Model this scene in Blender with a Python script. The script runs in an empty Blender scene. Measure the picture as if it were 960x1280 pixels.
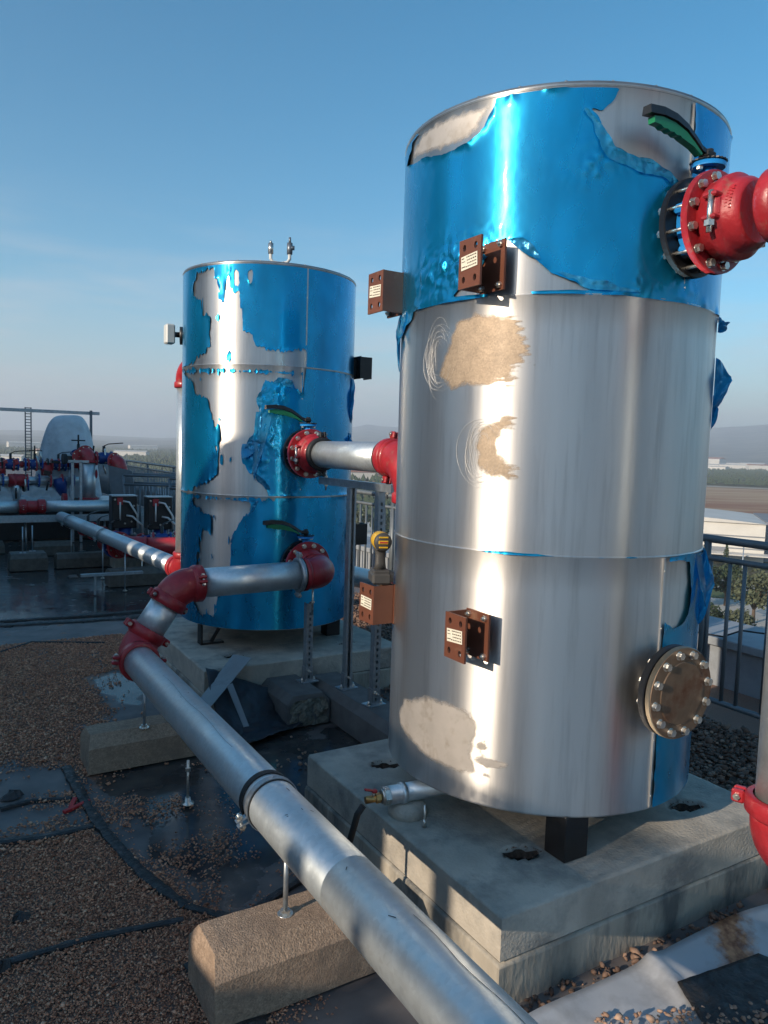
import bpy, math, random
import numpy as np
from mathutils import Vector, Matrix
from mathutils.geometry import tessellate_polygon
R = math.radians
random.seed(7); RNG = np.random.default_rng(11)
scene = bpy.context.scene
COL = scene.collection

# ---------------------------------------------------------------- camera
cam_d = bpy.data.cameras.new('camera'); cam = bpy.data.objects.new('camera', cam_d); COL.objects.link(cam)
scene.camera = cam
cam_d.sensor_fit = 'VERTICAL'; cam_d.sensor_height = 36.0; cam_d.lens = 942.7/1280*36
cam_d.clip_start = 0.05; cam_d.clip_end = 60000
PITCH, ROLL, YAW = 0.0842990, 0.0309978, R(-31.2)
_rz = Matrix.Rotation(YAW, 3, 'Z')
_F = Vector((0, math.cos(PITCH), -math.sin(PITCH))); _U = Vector((0, math.sin(PITCH), math.cos(PITCH))); _X = Vector((1, 0, 0))
_X2 = _rz @ (math.cos(ROLL)*_X + math.sin(ROLL)*_U); _U2 = _rz @ (-math.sin(ROLL)*_X + math.cos(ROLL)*_U); _F2 = _rz @ _F
EYE = 1.6
m = Matrix((( _X2.x, _U2.x, -_F2.x, 0), (_X2.y, _U2.y, -_F2.y, 0), (_X2.z, _U2.z, -_F2.z, EYE), (0, 0, 0, 1)))
cam.matrix_world = m

# ---------------------------------------------------------------- sky and sun (azimuth measured clockwise from +Y)
SUN_AZ, SUN_EL = R(260.2), R(19.0)
world = bpy.data.worlds.new('World'); scene.world = world; world.use_nodes = True
wn, wl = world.node_tree.nodes, world.node_tree.links
for n in list(wn): wn.remove(n)
wo = wn.new('ShaderNodeOutputWorld'); bg = wn.new('ShaderNodeBackground')
sky = wn.new('ShaderNodeTexSky'); sky.sky_type = 'NISHITA'; sky.sun_disc = False
sky.sun_elevation = SUN_EL; sky.sun_rotation = SUN_AZ
sky.altitude = 60; sky.air_density = 1.0; sky.dust_density = 0.7; sky.ozone_density = 2.2
bg.inputs['Strength'].default_value = 0.145
tc = wn.new('ShaderNodeTexCoord'); mp = wn.new('ShaderNodeMapping'); mp.inputs['Scale'].default_value = (2.2, 2.2, 15.0)
nz = wn.new('ShaderNodeTexNoise'); nz.inputs['Scale'].default_value = 1.6; nz.inputs['Detail'].default_value = 6; nz.inputs['Roughness'].default_value = 0.6
cr = wn.new('ShaderNodeValToRGB'); cr.color_ramp.elements[0].position = 0.44; cr.color_ramp.elements[1].position = 0.66
sp = wn.new('ShaderNodeSeparateXYZ')
lowm = wn.new('ShaderNodeMapRange'); lowm.inputs['From Min'].default_value = 0.30; lowm.inputs['From Max'].default_value = 0.02
mul = wn.new('ShaderNodeMath'); mul.operation = 'MULTIPLY'; mul2 = wn.new('ShaderNodeMath'); mul2.operation = 'MULTIPLY'; mul2.inputs[1].default_value = 0.7
mix = wn.new('ShaderNodeMixRGB'); mix.inputs['Color2'].default_value = (3.3, 3.3, 3.5, 1)
# a layer of grey horizon mist, even all the way round
mist = wn.new('ShaderNodeMapRange'); mist.inputs['From Min'].default_value = 0.19; mist.inputs['From Max'].default_value = 0.0; mist.inputs['To Max'].default_value = 0.85
mixm = wn.new('ShaderNodeMixRGB'); mixm.inputs['Color2'].default_value = (2.0, 2.45, 3.0, 1)
hsv = wn.new('ShaderNodeHueSaturation'); hsv.inputs['Hue'].default_value = 0.486; hsv.inputs['Saturation'].default_value = 1.38; hsv.inputs['Value'].default_value = 0.82
wl.new(tc.outputs['Generated'], mp.inputs['Vector']); wl.new(mp.outputs[0], nz.inputs['Vector']); wl.new(nz.outputs['Fac'], cr.inputs['Fac'])
wl.new(tc.outputs['Generated'], sp.inputs[0]); wl.new(sp.outputs['Z'], lowm.inputs['Value']); wl.new(sp.outputs['Z'], mist.inputs['Value'])
wl.new(cr.outputs['Color'], mul.inputs[0]); wl.new(lowm.outputs[0], mul.inputs[1]); wl.new(mul.outputs[0], mul2.inputs[0])
wl.new(sky.outputs[0], hsv.inputs['Color']); wl.new(hsv.outputs[0], mixm.inputs['Color1']); wl.new(mist.outputs[0], mixm.inputs['Fac'])
wl.new(mixm.outputs[0], mix.inputs['Color1']); wl.new(mul2.outputs[0], mix.inputs['Fac'])
wl.new(mix.outputs[0], bg.inputs['Color']); wl.new(bg.outputs[0], wo.inputs[0])
sun_d = bpy.data.lights.new('sun', 'SUN'); sun = bpy.data.objects.new('sun', sun_d); COL.objects.link(sun)
sun_d.energy = 3.7; sun_d.angle = R(0.53); sun_d.color = (1.0, 0.84, 0.66)
sd = Vector((math.sin(SUN_AZ)*math.cos(SUN_EL), math.cos(SUN_AZ)*math.cos(SUN_EL), math.sin(SUN_EL)))
sun.rotation_euler = sd.to_track_quat('Z', 'Y').to_euler(); sun.location = (-6, -4, 8)
scene.view_settings.view_transform = 'Standard'; scene.view_settings.look = 'None'
scene.view_settings.exposure = 0.55; scene.view_settings.gamma = 1.0; scene.view_settings.use_curve_mapping = False
scene.cycles.max_bounces = 6; scene.cycles.diffuse_bounces = 3; scene.cycles.glossy_bounces = 4
scene.cycles.volume_bounces = 1; scene.cycles.caustics_reflective = False; scene.cycles.caustics_refractive = False

# ---------------------------------------------------------------- materials
MATS = {}
def mat(name, col=(.5, .5, .5), rough=.5, metal=0., var=.0, vscale=8., bump=0., bscale=60., coat=0., aniso=0., dirt=None, dscale=3., dcut=(.55, .7), detail=5, stretch=(1, 1, 1), rvar=0., col2=None, vor=None, spec=None):
    """principled material: colour varied by fine noise, optional blotches of a second colour, bump, roughness variation"""
    mt = bpy.data.materials.new(name); mt.use_nodes = True; MATS[name] = mt
    N, L = mt.node_tree.nodes, mt.node_tree.links; b = N['Principled BSDF']
    b.inputs['Base Color'].default_value = (*col, 1); b.inputs['Roughness'].default_value = rough; b.inputs['Metallic'].default_value = metal
    b.inputs['Coat Weight'].default_value = coat
    if spec is not None: b.inputs['Specular IOR Level'].default_value = spec
    t = N.new('ShaderNodeTexCoord'); mpn = N.new('ShaderNodeMapping'); mpn.inputs['Scale'].default_value = stretch
    L.new(t.outputs['Object'], mpn.inputs['Vector']); V = mpn.outputs[0]
    cur = None
    if var > 0 or col2:
        n = N.new('ShaderNodeTexNoise'); n.inputs['Scale'].default_value = vscale; n.inputs['Detail'].default_value = detail; L.new(V, n.inputs['Vector'])
        r = N.new('ShaderNodeValToRGB'); r.color_ramp.elements[0].position = .3; r.color_ramp.elements[1].position = .7
        c2 = col2 or tuple(min(1, c*(1+var)) for c in col); c1 = col if col2 else tuple(c*(1-var) for c in col)
        r.color_ramp.elements[0].color = (*c1, 1); r.color_ramp.elements[1].color = (*c2, 1)
        L.new(n.outputs['Fac'], r.inputs['Fac']); cur = r.outputs['Color']
    if vor:   # cell-wise tint: (scale, amount)
        v = N.new('ShaderNodeTexVoronoi'); v.inputs['Scale'].default_value = vor[0]; L.new(V, v.inputs['Vector'])
        h = N.new('ShaderNodeHueSaturation'); mr = N.new('ShaderNodeMapRange'); mr.inputs['To Min'].default_value = 1-vor[1]; mr.inputs['To Max'].default_value = 1+vor[1]
        s_ = N.new('ShaderNodeSeparateColor'); L.new(v.outputs['Color'], s_.inputs[0]); L.new(s_.outputs[0], mr.inputs['Value']); L.new(mr.outputs[0], h.inputs['Value'])
        if cur: L.new(cur, h.inputs['Color'])
        else: h.inputs['Color'].default_value = (*col, 1)
        cur = h.outputs['Color']
    if dirt:
        n = N.new('ShaderNodeTexNoise'); n.inputs['Scale'].default_value = dscale; n.inputs['Detail'].default_value = 8; n.inputs['Roughness'].default_value = .62; L.new(V, n.inputs['Vector'])
        mr = N.new('ShaderNodeMapRange'); mr.inputs['From Min'].default_value = dcut[0]; mr.inputs['From Max'].default_value = dcut[1]; L.new(n.outputs['Fac'], mr.inputs['Value'])
        mx = N.new('ShaderNodeMixRGB'); L.new(mr.outputs[0], mx.inputs['Fac']); mx.inputs['Color2'].default_value = (*dirt, 1)
        if cur: L.new(cur, mx.inputs['Color1'])
        else: mx.inputs['Color1'].default_value = (*col, 1)
        cur = mx.outputs['Color']
    if cur: L.new(cur, b.inputs['Base Color'])
    if rvar > 0:
        n = N.new('ShaderNodeTexNoise'); n.inputs['Scale'].default_value = vscale*1.7; n.inputs['Detail'].default_value = 6; L.new(V, n.inputs['Vector'])
        mr = N.new('ShaderNodeMapRange'); mr.inputs['From Min'].default_value = .3; mr.inputs['From Max'].default_value = .7
        mr.inputs['To Min'].default_value = max(.02, rough-rvar); mr.inputs['To Max'].default_value = rough+rvar
        L.new(n.outputs['Fac'], mr.inputs['Value']); L.new(mr.outputs[0], b.inputs['Roughness'])
    if bump > 0:
        n = N.new('ShaderNodeTexNoise'); n.inputs['Scale'].default_value = bscale; n.inputs['Detail'].default_value = 6; L.new(V, n.inputs['Vector'])
        bp = N.new('ShaderNodeBump'); bp.inputs['Strength'].default_value = 1.0; bp.inputs['Distance'].default_value = bump
        L.new(n.outputs['Fac'], bp.inputs['Height']); L.new(bp.outputs[0], b.inputs['Normal'])
    if aniso > 0:
        b.inputs['Anisotropic'].default_value = aniso; b.inputs['Anisotropic Rotation'].default_value = .25
        tg = N.new('ShaderNodeTangent'); tg.direction_type = 'RADIAL'; tg.axis = 'Z'; L.new(tg.outputs[0], b.inputs['Tangent'])
    return mt
mat('aluminium', (.68, .67, .65), .41, .93, var=.05, vscale=9, aniso=.90, bump=.00022, bscale=7, rvar=.05, dirt=(.52, .51, .49), dscale=34, dcut=(.50, .80), stretch=(1, 1, .07))  # vertical tone streaks imitate reflected bands on the cladding
mat('blue_film', (.006, .305, .58), .29, .80, var=.18, vscale=6, aniso=.90, bump=.0006, bscale=11, rvar=.06, coat=.25, stretch=(1, 1, .5))
mat('loose_film', (.03, .36, .68), .22, .35, var=.3, vscale=20, bump=.003, bscale=45, coat=.5)
mat('glue_tan', (.36, .28, .20), .55, .4, var=.12, vscale=20, bump=.0004, bscale=200, vor=(200, .14))
mat('glue_pale', (.56, .52, .475), .55, .5, var=.08, vscale=12, bump=.0003, bscale=160, dirt=(.42, .37, .31), dscale=22, dcut=(.5, .72))
mat('zinc_pipe', (.64, .70, .72), .40, .70, var=.05, vscale=14, rvar=.05, vor=(80, .06), dirt=(.52, .58, .61), dscale=7, dcut=(.52, .80))
mat('zinc_steel', (.38, .42, .45), .42, .75, var=.14, vscale=25, rvar=.08, vor=(90, .08))
mat('dark_zinc', (.20, .23, .26), .45, .7, var=.2, vscale=9)
mat('soil', (.05, .032, .022), .95, var=.5, vscale=60, bump=.006, bscale=90)  # lines the plinth holes, dark in place of depth shading
mat('zinc_bolt', (.62, .60, .55), .32, .9, var=.2, vscale=60, rvar=.08)
mat('red_paint', (.38, .022, .030), .40, 0., var=.2, vscale=14, bump=.002, bscale=60, dirt=(.30, .12, .09), dscale=16, dcut=(.60, .72), coat=.12, rvar=.1)
mat('blue_paint', (.02, .24, .62), .32, 0., var=.12, vscale=14, bump=.0006, bscale=70, coat=.3)
mat('dark_blue_paint', (.012, .05, .22), .35, 0., var=.2, vscale=10, bump=.0006, bscale=70)
mat('black_paint', (.012, .012, .013), .42, 0., var=.3, vscale=14, bump=.0005, bscale=60)
mat('rubber', (.018, .018, .019), .62, 0., var=.3, vscale=20)
mat('brown_primer', (.17, .062, .036), .46, .15, var=.16, vscale=10, bump=.0004, bscale=60, dirt=(.25, .13, .08), dscale=11, dcut=(.58, .70))
mat('green_plastic', (.01, .20, .085), .4, 0., var=.1)
mat('yellow_plastic', (.72, .42, .02), .42, 0., var=.08)
mat('grey_plastic', (.06, .058, .055), .55, 0., var=.15)
mat('paper_label', (.78, .74, .60), .65, 0., var=.06, vscale=40)
mat('print_ink', (.08, .05, .04), .6)
mat('red_ink', (.45, .05, .03), .6)
mat('brass', (.45, .27, .10), .38, .9, var=.2, vscale=30)
mat('flange_bronze', (.24, .165, .11), .5, .6, var=.25, vscale=14, rvar=.12, dirt=(.15, .06, .03), dscale=8, dcut=(.5, .66))
mat('flange_edge', (.36, .29, .20), .4, .9, var=.2, vscale=12)
mat('concrete', (.52, .475, .40), .85, 0., var=.22, vscale=5, bump=.004, bscale=90, dirt=(.26, .25, .225), dscale=4.5, dcut=(.46, .66), rvar=.06)
mat('concrete_side', (.44, .40, .33), .88, 0., var=.25, vscale=7, bump=.006, bscale=45, dirt=(.14, .14, .13), dscale=6, dcut=(.45, .64), stretch=(1, 1, .4))
mat('block_concrete', (.36, .26, .185), .92, 0., var=.18, vscale=60, bump=.004, bscale=190, dirt=(.26, .19, .14), dscale=9, dcut=(.5, .68), vor=(220, .22))
mat('dark_block', (.13, .125, .12), .85, 0., var=.2, vscale=12, bump=.0012, bscale=110, dirt=(.13, .12, .11), dscale=5, dcut=(.55, .7))
mat('broken_concrete', (.22, .21, .17), .95, 0., var=.4, vscale=50, bump=.012, bscale=70)
mat('bitumen', (.024, .024, .025), .5, 0., var=.35, vscale=18, bump=.010, bscale=38, rvar=.15, dirt=(.05, .05, .055), dscale=6)
mat('black_sheet', (.030, .032, .038), .42, 0., var=.25, vscale=8, bump=.004, bscale=16, rvar=.1)
mat('grey_sheet', (.30, .32, .33), .45, .35, var=.12, vscale=6, dirt=(.22, .23, .23), dscale=7)
mat('white_membrane', (.50, .51, .52), .6, 0., var=.10, vscale=5, bump=.003, bscale=7, dirt=(.30, .30, .30), dscale=6, dcut=(.48, .72))
mat('tarp', (.50, .56, .60), .5, 0., var=.14, vscale=5, bump=.05, bscale=4.5)
mat('rail_paint', (.15, .175, .195), .45, .3, var=.12, vscale=10)
mat('parapet_render', (.30, .33, .36), .8, 0., var=.12, vscale=2, dirt=(.2, .22, .24), dscale=1.4, bump=.002, bscale=30)
mat('hose', (.62, .62, .60), .4, .2)
mat('box_plastic', (.62, .64, .62), .4)
mat('wall_render', (.62, .60, .55), .85, 0., var=.06, vscale=.2, dirt=(.52, .50, .46), dscale=.06)
mat('wet_block', (.10, .085, .07), .6, 0., var=.3, vscale=20, bump=.004, bscale=90)
mat('grey_wall', (.20, .215, .235), .8, 0., var=.08, vscale=.2)
mat('roof_sheet', (.55, .53, .49), .6, 0., var=.08, vscale=.1)
mat('tiles', (.34, .14, .08), .8, 0., var=.2, vscale=1)
mat('leaf_dark', (.035, .055, .025), .8, 0., var=.5, vscale=.8)
mat('leaf_olive', (.085, .10, .055), .8, 0., var=.4, vscale=.6)
mat('bark', (.12, .085, .06), .9)
mat('red_spray', (.55, .03, .03), .6)
mat('puddle_film', (.012, .014, .017), .04)
mat('glass_dark', (.03, .04, .05), .1)
mat('green_cabinet', (.01, .18, .12), .5)
_lf = MATS['loose_film']; _n, _l = _lf.node_tree.nodes, _lf.node_tree.links; _b = _n['Principled BSDF']; _t = _n.new('ShaderNodeBsdfTranslucent'); _t.inputs['Color'].default_value = (.03, .42, .85, 1)
_m = _n.new('ShaderNodeMixShader'); _m.inputs[0].default_value = .45; _l.new(_b.outputs[0], _m.inputs[1]); _l.new(_t.outputs[0], _m.inputs[2]); _l.new(_m.outputs[0], _n['Material Output'].inputs['Surface'])
def soft_edge(name, k=1.):
    """worn residue: thins out towards its border"""
    n_, l_ = MATS[name].node_tree.nodes, MATS[name].node_tree.links; b_ = n_['Principled BSDF']; a_ = n_.new('ShaderNodeAttribute'); a_.attribute_name = 'fade'
    t_ = n_.new('ShaderNodeTexCoord'); q_ = n_.new('ShaderNodeTexNoise'); q_.inputs['Scale'].default_value = 26; q_.inputs['Detail'].default_value = 8; q_.inputs['Roughness'].default_value = .65; l_.new(t_.outputs['Object'], q_.inputs['Vector'])
    s_ = n_.new('ShaderNodeMath'); s_.operation = 'SUBTRACT'; l_.new(q_.outputs['Fac'], s_.inputs[0]); s_.inputs[1].default_value = .5
    m_ = n_.new('ShaderNodeMath'); m_.operation = 'MULTIPLY_ADD'; l_.new(s_.outputs[0], m_.inputs[0]); m_.inputs[1].default_value = 1.5; l_.new(a_.outputs['Fac'], m_.inputs[2])
    r_ = n_.new('ShaderNodeMapRange'); r_.inputs['From Min'].default_value = .15; r_.inputs['From Max'].default_value = .75; r_.inputs['To Max'].default_value = k; l_.new(m_.outputs[0], r_.inputs['Value']); l_.new(r_.outputs[0], b_.inputs['Alpha'])
soft_edge('glue_tan', .92); soft_edge('glue_pale', .85)
mat('wipe_mark', (.80, .78, .74), .5, .6)
def stone_mat(name, c1, c2, c3, rough=.85, bump=0.):
    mt = mat(name, c1, rough); N, L = mt.node_tree.nodes, mt.node_tree.links; b = N['Principled BSDF']
    a = N.new('ShaderNodeAttribute'); a.attribute_name = 'tint'
    r = N.new('ShaderNodeValToRGB'); r.color_ramp.elements[0].color = (*c1, 1); r.color_ramp.elements[1].color = (*c3, 1)
    e = r.color_ramp.elements.new(.55); e.color = (*c2, 1)
    L.new(a.outputs['Fac'], r.inputs['Fac']); L.new(r.outputs[0], b.inputs['Base Color']); return mt
stone_mat('fine_gravel', (.20, .075, .042), (.64, .29, .165), (.88, .55, .36), .75)
stone_mat('coarse_gravel', (.07, .042, .032), (.20, .125, .09), (.38, .25, .18), .8)
stone_mat('pebble', (.22, .13, .09), (.40, .25, .17), (.55, .38, .27), .7)

# ---------------------------------------------------------------- mesh builder
def unit(v): v = Vector(v); return v.normalized()
def frame(axis):
    a = unit(axis); h = Vector((0, 0, 1)) if abs(a.z) < .95 else Vector((1, 0, 0))
    b = a.cross(h).normalized(); return a, b, a.cross(b).normalized()
class MB:
    def __init__(s): s.v = []; s.f = []; s.sm = []
    def add(s, vs, fs, smooth=False):
        o = len(s.v); s.v += [tuple(q) for q in vs]; s.f += [tuple(i+o for i in f) for f in fs]
        s.sm += (smooth if isinstance(smooth, list) else [smooth]*len(fs)); return s
    def box(s, c, d, rot=None, bev=0.):
        c = Vector(c); M = rot or Matrix.Identity(3); x, y, z = (q/2 for q in d)
        if bev <= 0:
            vs = [c+M@Vector(((i & 1 and x or -x), (i & 2 and y or -y), (i & 4 and z or -z))) for i in range(8)]
            return s.add(vs, [(0, 2, 3, 1), (4, 5, 7, 6), (0, 1, 5, 4), (2, 6, 7, 3), (0, 4, 6, 2), (1, 3, 7, 5)])
        b = min(bev, x*.9, y*.9, z*.9); vs = []; 
        def ring(xx, yy, zz, k): return [c+M@Vector(q) for q in ((xx-k, -yy, zz), (xx, -yy+k, zz), (xx, yy-k, zz), (xx-k, yy, zz), (-xx+k, yy, zz), (-xx, yy-k, zz), (-xx, -yy+k, zz), (-xx+k, -yy, zz))]
        rs = [ring(x-b, y-b, -z, b*.3), ring(x, y, -z+b, b), ring(x, y, z-b, b), ring(x-b, y-b, z, b*.3)]
        for r_ in rs: vs += r_
        fs = [tuple(range(7, -1, -1)), tuple(24+i for i in range(8))]
        for k in range(3):
            for i in range(8): j = (i+1) % 8; fs.append((k*8+i, k*8+j, k*8+8+j, k*8+8+i))
        return s.add(vs, fs)
    def lathe(s, o, axis, prof, seg=32, smooth=True, cap0=True, cap1=True, phase=0.):
        a, b, c = frame(axis); o = Vector(o); vs = []; fs = []; n = len(prof)
        for (t, r) in prof:
            for k in range(seg):
                q = 2*math.pi*(k+phase)/seg; vs.append(o+a*t+b*(r*math.cos(q))+c*(r*math.sin(q)))
        sm = []
        for i in range(n-1):
            dt, dr = prof[i+1][0]-prof[i][0], prof[i+1][1]-prof[i][1]
            for k in range(seg):
                j = (k+1) % seg; fs.append((i*seg+k, i*seg+j, (i+1)*seg+j, (i+1)*seg+k)); sm.append(smooth)
        if cap0: fs.append(tuple(range(seg-1, -1, -1))); sm.append(False)
        if cap1: fs.append(tuple((n-1)*seg+k for k in range(seg))); sm.append(False)
        return s.add(vs, fs, sm)
    def cyl(s, p0, p1, r, seg=20, r1=None, smooth=True, phase=0.):
        p0, p1 = Vector(p0), Vector(p1); d = p1-p0
        return s.lathe(p0, d, [(0, r), (d.length, r if r1 is None else r1)], seg, smooth, phase=phase)
    def disc(s, o, axis, t0, t1, r, seg=36, bev=.002):   # solid disc with sharp faces
        return s.lathe(o, axis, [(t0, r-bev), (t0, r-bev), (t0+bev, r), (t0+bev, r), (t1-bev, r), (t1-bev, r), (t1, r-bev), (t1, r-bev)], seg, True)
    def ring(s, o, axis, t0, t1, ri, ro, seg=36):
        a, b, c = frame(axis); o = Vector(o); vs = []; fs = []
        for (t, r) in ((t0, ri), (t0, ro), (t1, ro), (t1, ri)):
            for k in range(seg): q = 2*math.pi*k/seg; vs.append(o+a*t+b*(r*math.cos(q))+c*(r*math.sin(q)))
        for i in range(4):
            i2 = (i+1) % 4
            for k in range(seg): j = (k+1) % seg; fs.append((i*seg+k, i*seg+j, i2*seg+j, i2*seg+k))
        return s.add(vs, fs, False)
    def sweep(s, path, r, seg=16, smooth=True, caps=True, flat=None):
        P = [Vector(p) for p in path]; n = len(P); vs = []; fs = []; up = None
        rr = r if isinstance(r, (list, tuple)) else [r]*n
        for i, p in enumerate(P):
            t = (P[min(i+1, n-1)]-P[max(i-1, 0)]).normalized()
            if up is None: _, b, c = frame(t)
            else: b = (up-t*up.dot(t)).normalized(); c = t.cross(b)
            up = b
            for k in range(seg):
                q = 2*math.pi*k/seg; w = rr[i]
                vs.append(p+b*(w*math.cos(q))+c*(w*(flat or 1)*math.sin(q)))
        for i in range(n-1):
            for k in range(seg): j = (k+1) % seg; fs.append((i*seg+k, i*seg+j, (i+1)*seg+j, (i+1)*seg+k))
        sm = [smooth]*len(fs)
        if caps: fs += [tuple(range(seg-1, -1, -1)), tuple((n-1)*seg+k for k in range(seg))]; sm += [False, False]
        return s.add(vs, fs, sm)
    def prism(s, poly, vec, holes=()):
        """flat polygon (3-D points) with holes, extruded by vec"""
        loops = [[Vector(p) for p in poly]]+[[Vector(p) for p in h] for h in holes]; vec = Vector(vec)
        flat = [p for l in loops for p in l]; n = len(flat); tris = tessellate_polygon(loops)
        nrm = Vector((0, 0, 0))
        for i in range(len(loops[0])): nrm += loops[0][i].cross(loops[0][(i+1) % len(loops[0])])
        fs = []
        for t in tris:
            a_, b_, c_ = (flat[i] for i in t); up = (b_-a_).cross(c_-a_).dot(vec) > 0
            fs.append(tuple(t) if not up else tuple(reversed(t))); fs.append(tuple(i+n for i in (t if up else tuple(reversed(t)))))
        o = 0
        for li, l in enumerate(loops):
            k = len(l); ln = Vector((0, 0, 0))
            for i in range(k): ln += l[i].cross(l[(i+1) % k])
            ccw = ln.dot(vec) > 0
            if li: ccw = not ccw
            for i in range(k):
                j = (i+1) % k; q = (o+i, o+j, o+j+n, o+i+n); fs.append(q if ccw else tuple(reversed(q)))
            o += k
        return s.add(flat+[p+vec for p in flat], fs)
    def build(s, name, mt, parent=None, loc=None):
        """link as one mesh; with a parent the coordinates become the parent's own"""
        me = bpy.data.meshes.new(name); off = Vector((0, 0, 0))
        if loc is not None: off = Vector(loc)
        elif parent is not None: off = wloc(parent)
        me.from_pydata([(q[0]-off.x, q[1]-off.y, q[2]-off.z) for q in s.v], [], s.f)
        me.polygons.foreach_set('use_smooth', s.sm); me.update()
        o = bpy.data.objects.new(name, me); COL.objects.link(o)
        mts = mt if isinstance(mt, list) else [mt]
        for q in mts: me.materials.append(MATS[q])
        if parent is not None:
            o.parent = parent; o['_w'] = tuple(off)
        else: o.location = off; o['_w'] = tuple(off)
        return o
def wloc(o): return Vector(o['_w'])
def thing(name, label, cat, loc, group=None):
    o = bpy.data.objects.new(name, None); COL.objects.link(o); o.location = loc; o['_w'] = tuple(loc); o.empty_display_size = .1
    return tag(o, label, cat, group)
def tag(o, label, cat, group=None, kind=None):
    o['label'] = label; o['category'] = cat
    if group: o['group'] = group
    if kind: o['kind'] = kind
    return o
def struct(o): o['kind'] = 'structure'; return o
def stuff(o): o['kind'] = 'stuff'; return o
def copy_part(src, parent, loc):
    """copy of a part mesh, moved by loc relative to its source, under parent"""
    c = src.copy(); COL.objects.link(c); c.parent = parent; c.location = loc; return c
def copy_tree(o, loc=None, parent=None):
    c = o.copy(); COL.objects.link(c); c.parent = parent
    if loc is not None: c.location = loc; c['_w'] = tuple(loc)
    for ch in [q for q in bpy.data.objects if q.parent == o]: copy_tree(ch, None, c)
    return c

# ---------------------------------------------------------------- numeric helpers
def vnoise(x, y, seed=0):
    xi, yi = np.floor(x).astype(np.int64), np.floor(y).astype(np.int64); fx, fy = x-xi, y-yi
    def h(a, b):
        n = (a*374761393+b*668265263+seed*974634777) & 0x7fffffff; n = ((n ^ (n >> 13))*1274126177) & 0x7fffffff
        return ((n ^ (n >> 16)) & 0xffff)/65535.
    u, v = fx*fx*(3-2*fx), fy*fy*(3-2*fy)
    return (h(xi, yi)*(1-u)+h(xi+1, yi)*u)*(1-v)+(h(xi, yi+1)*(1-u)+h(xi+1, yi+1)*u)*v
def fbm(x, y, oct=4, seed=0):
    t = 0; a = .5; s_ = 0
    for k in range(oct): t = t+a*(vnoise(x*2**k, y*2**k, seed+k)-.5); s_ += a; a *= .55
    return t/s_
def sdf(poly, X, Y):
    """signed distance, positive inside"""
    d = np.full(X.shape, 1e9); inside = np.zeros(X.shape, bool); n = len(poly)
    for i in range(n):
        x0, y0 = poly[i]; x1, y1 = poly[(i+1) % n]; ex, ey = x1-x0, y1-y0; l2 = ex*ex+ey*ey+1e-12
        t = np.clip(((X-x0)*ex+(Y-y0)*ey)/l2, 0, 1); d = np.minimum(d, np.hypot(X-x0-t*ex, Y-y0-t*ey))
        c = ((y0 > Y) != (y1 > Y)) & (X < (x1-x0)*(Y-y0)/((y1-y0) if y1 != y0 else 1e-9)+x0); inside ^= c
    return np.where(inside, d, -d)
def march(S, Z, Fv):
    """surface pieces of a grid where Fv>0, cut along Fv=0. returns verts (s,z,f) and faces"""
    ny, nx = Fv.shape; vid = {}; V = []; Fc = []
    pos = Fv > 0
    def gv(i, j):
        k = (i, j)
        if k not in vid: vid[k] = len(V); V.append((S[j], Z[i], Fv[i, j]))
        return vid[k]
    def ev(i0, j0, i1, j1):
        k = (i0, j0, i1, j1) if (i0, j0) < (i1, j1) else (i1, j1, i0, j0)
        if k not in vid:
            a, b = Fv[k[0], k[1]], Fv[k[2], k[3]]; t = a/(a-b)
            vid[k] = len(V); V.append((S[k[1]]+(S[k[3]]-S[k[1]])*t, Z[k[0]]+(Z[k[2]]-Z[k[0]])*t, 0.))
        return vid[k]
    anyp = pos[:-1, :-1] | pos[1:, :-1] | pos[:-1, 1:] | pos[1:, 1:]
    for i, j in zip(*np.nonzero(anyp)):
        cs = ((i, j), (i, j+1), (i+1, j+1), (i+1, j)); f = []
        for k in range(4):
            a, b = cs[k], cs[(k+1) % 4]
            if pos[a]: f.append(gv(*a))
            if pos[a] != pos[b]: f.append(ev(*a, *b))
        if len(f) > 2: Fc.append(tuple(f))
    return V, Fc
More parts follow.
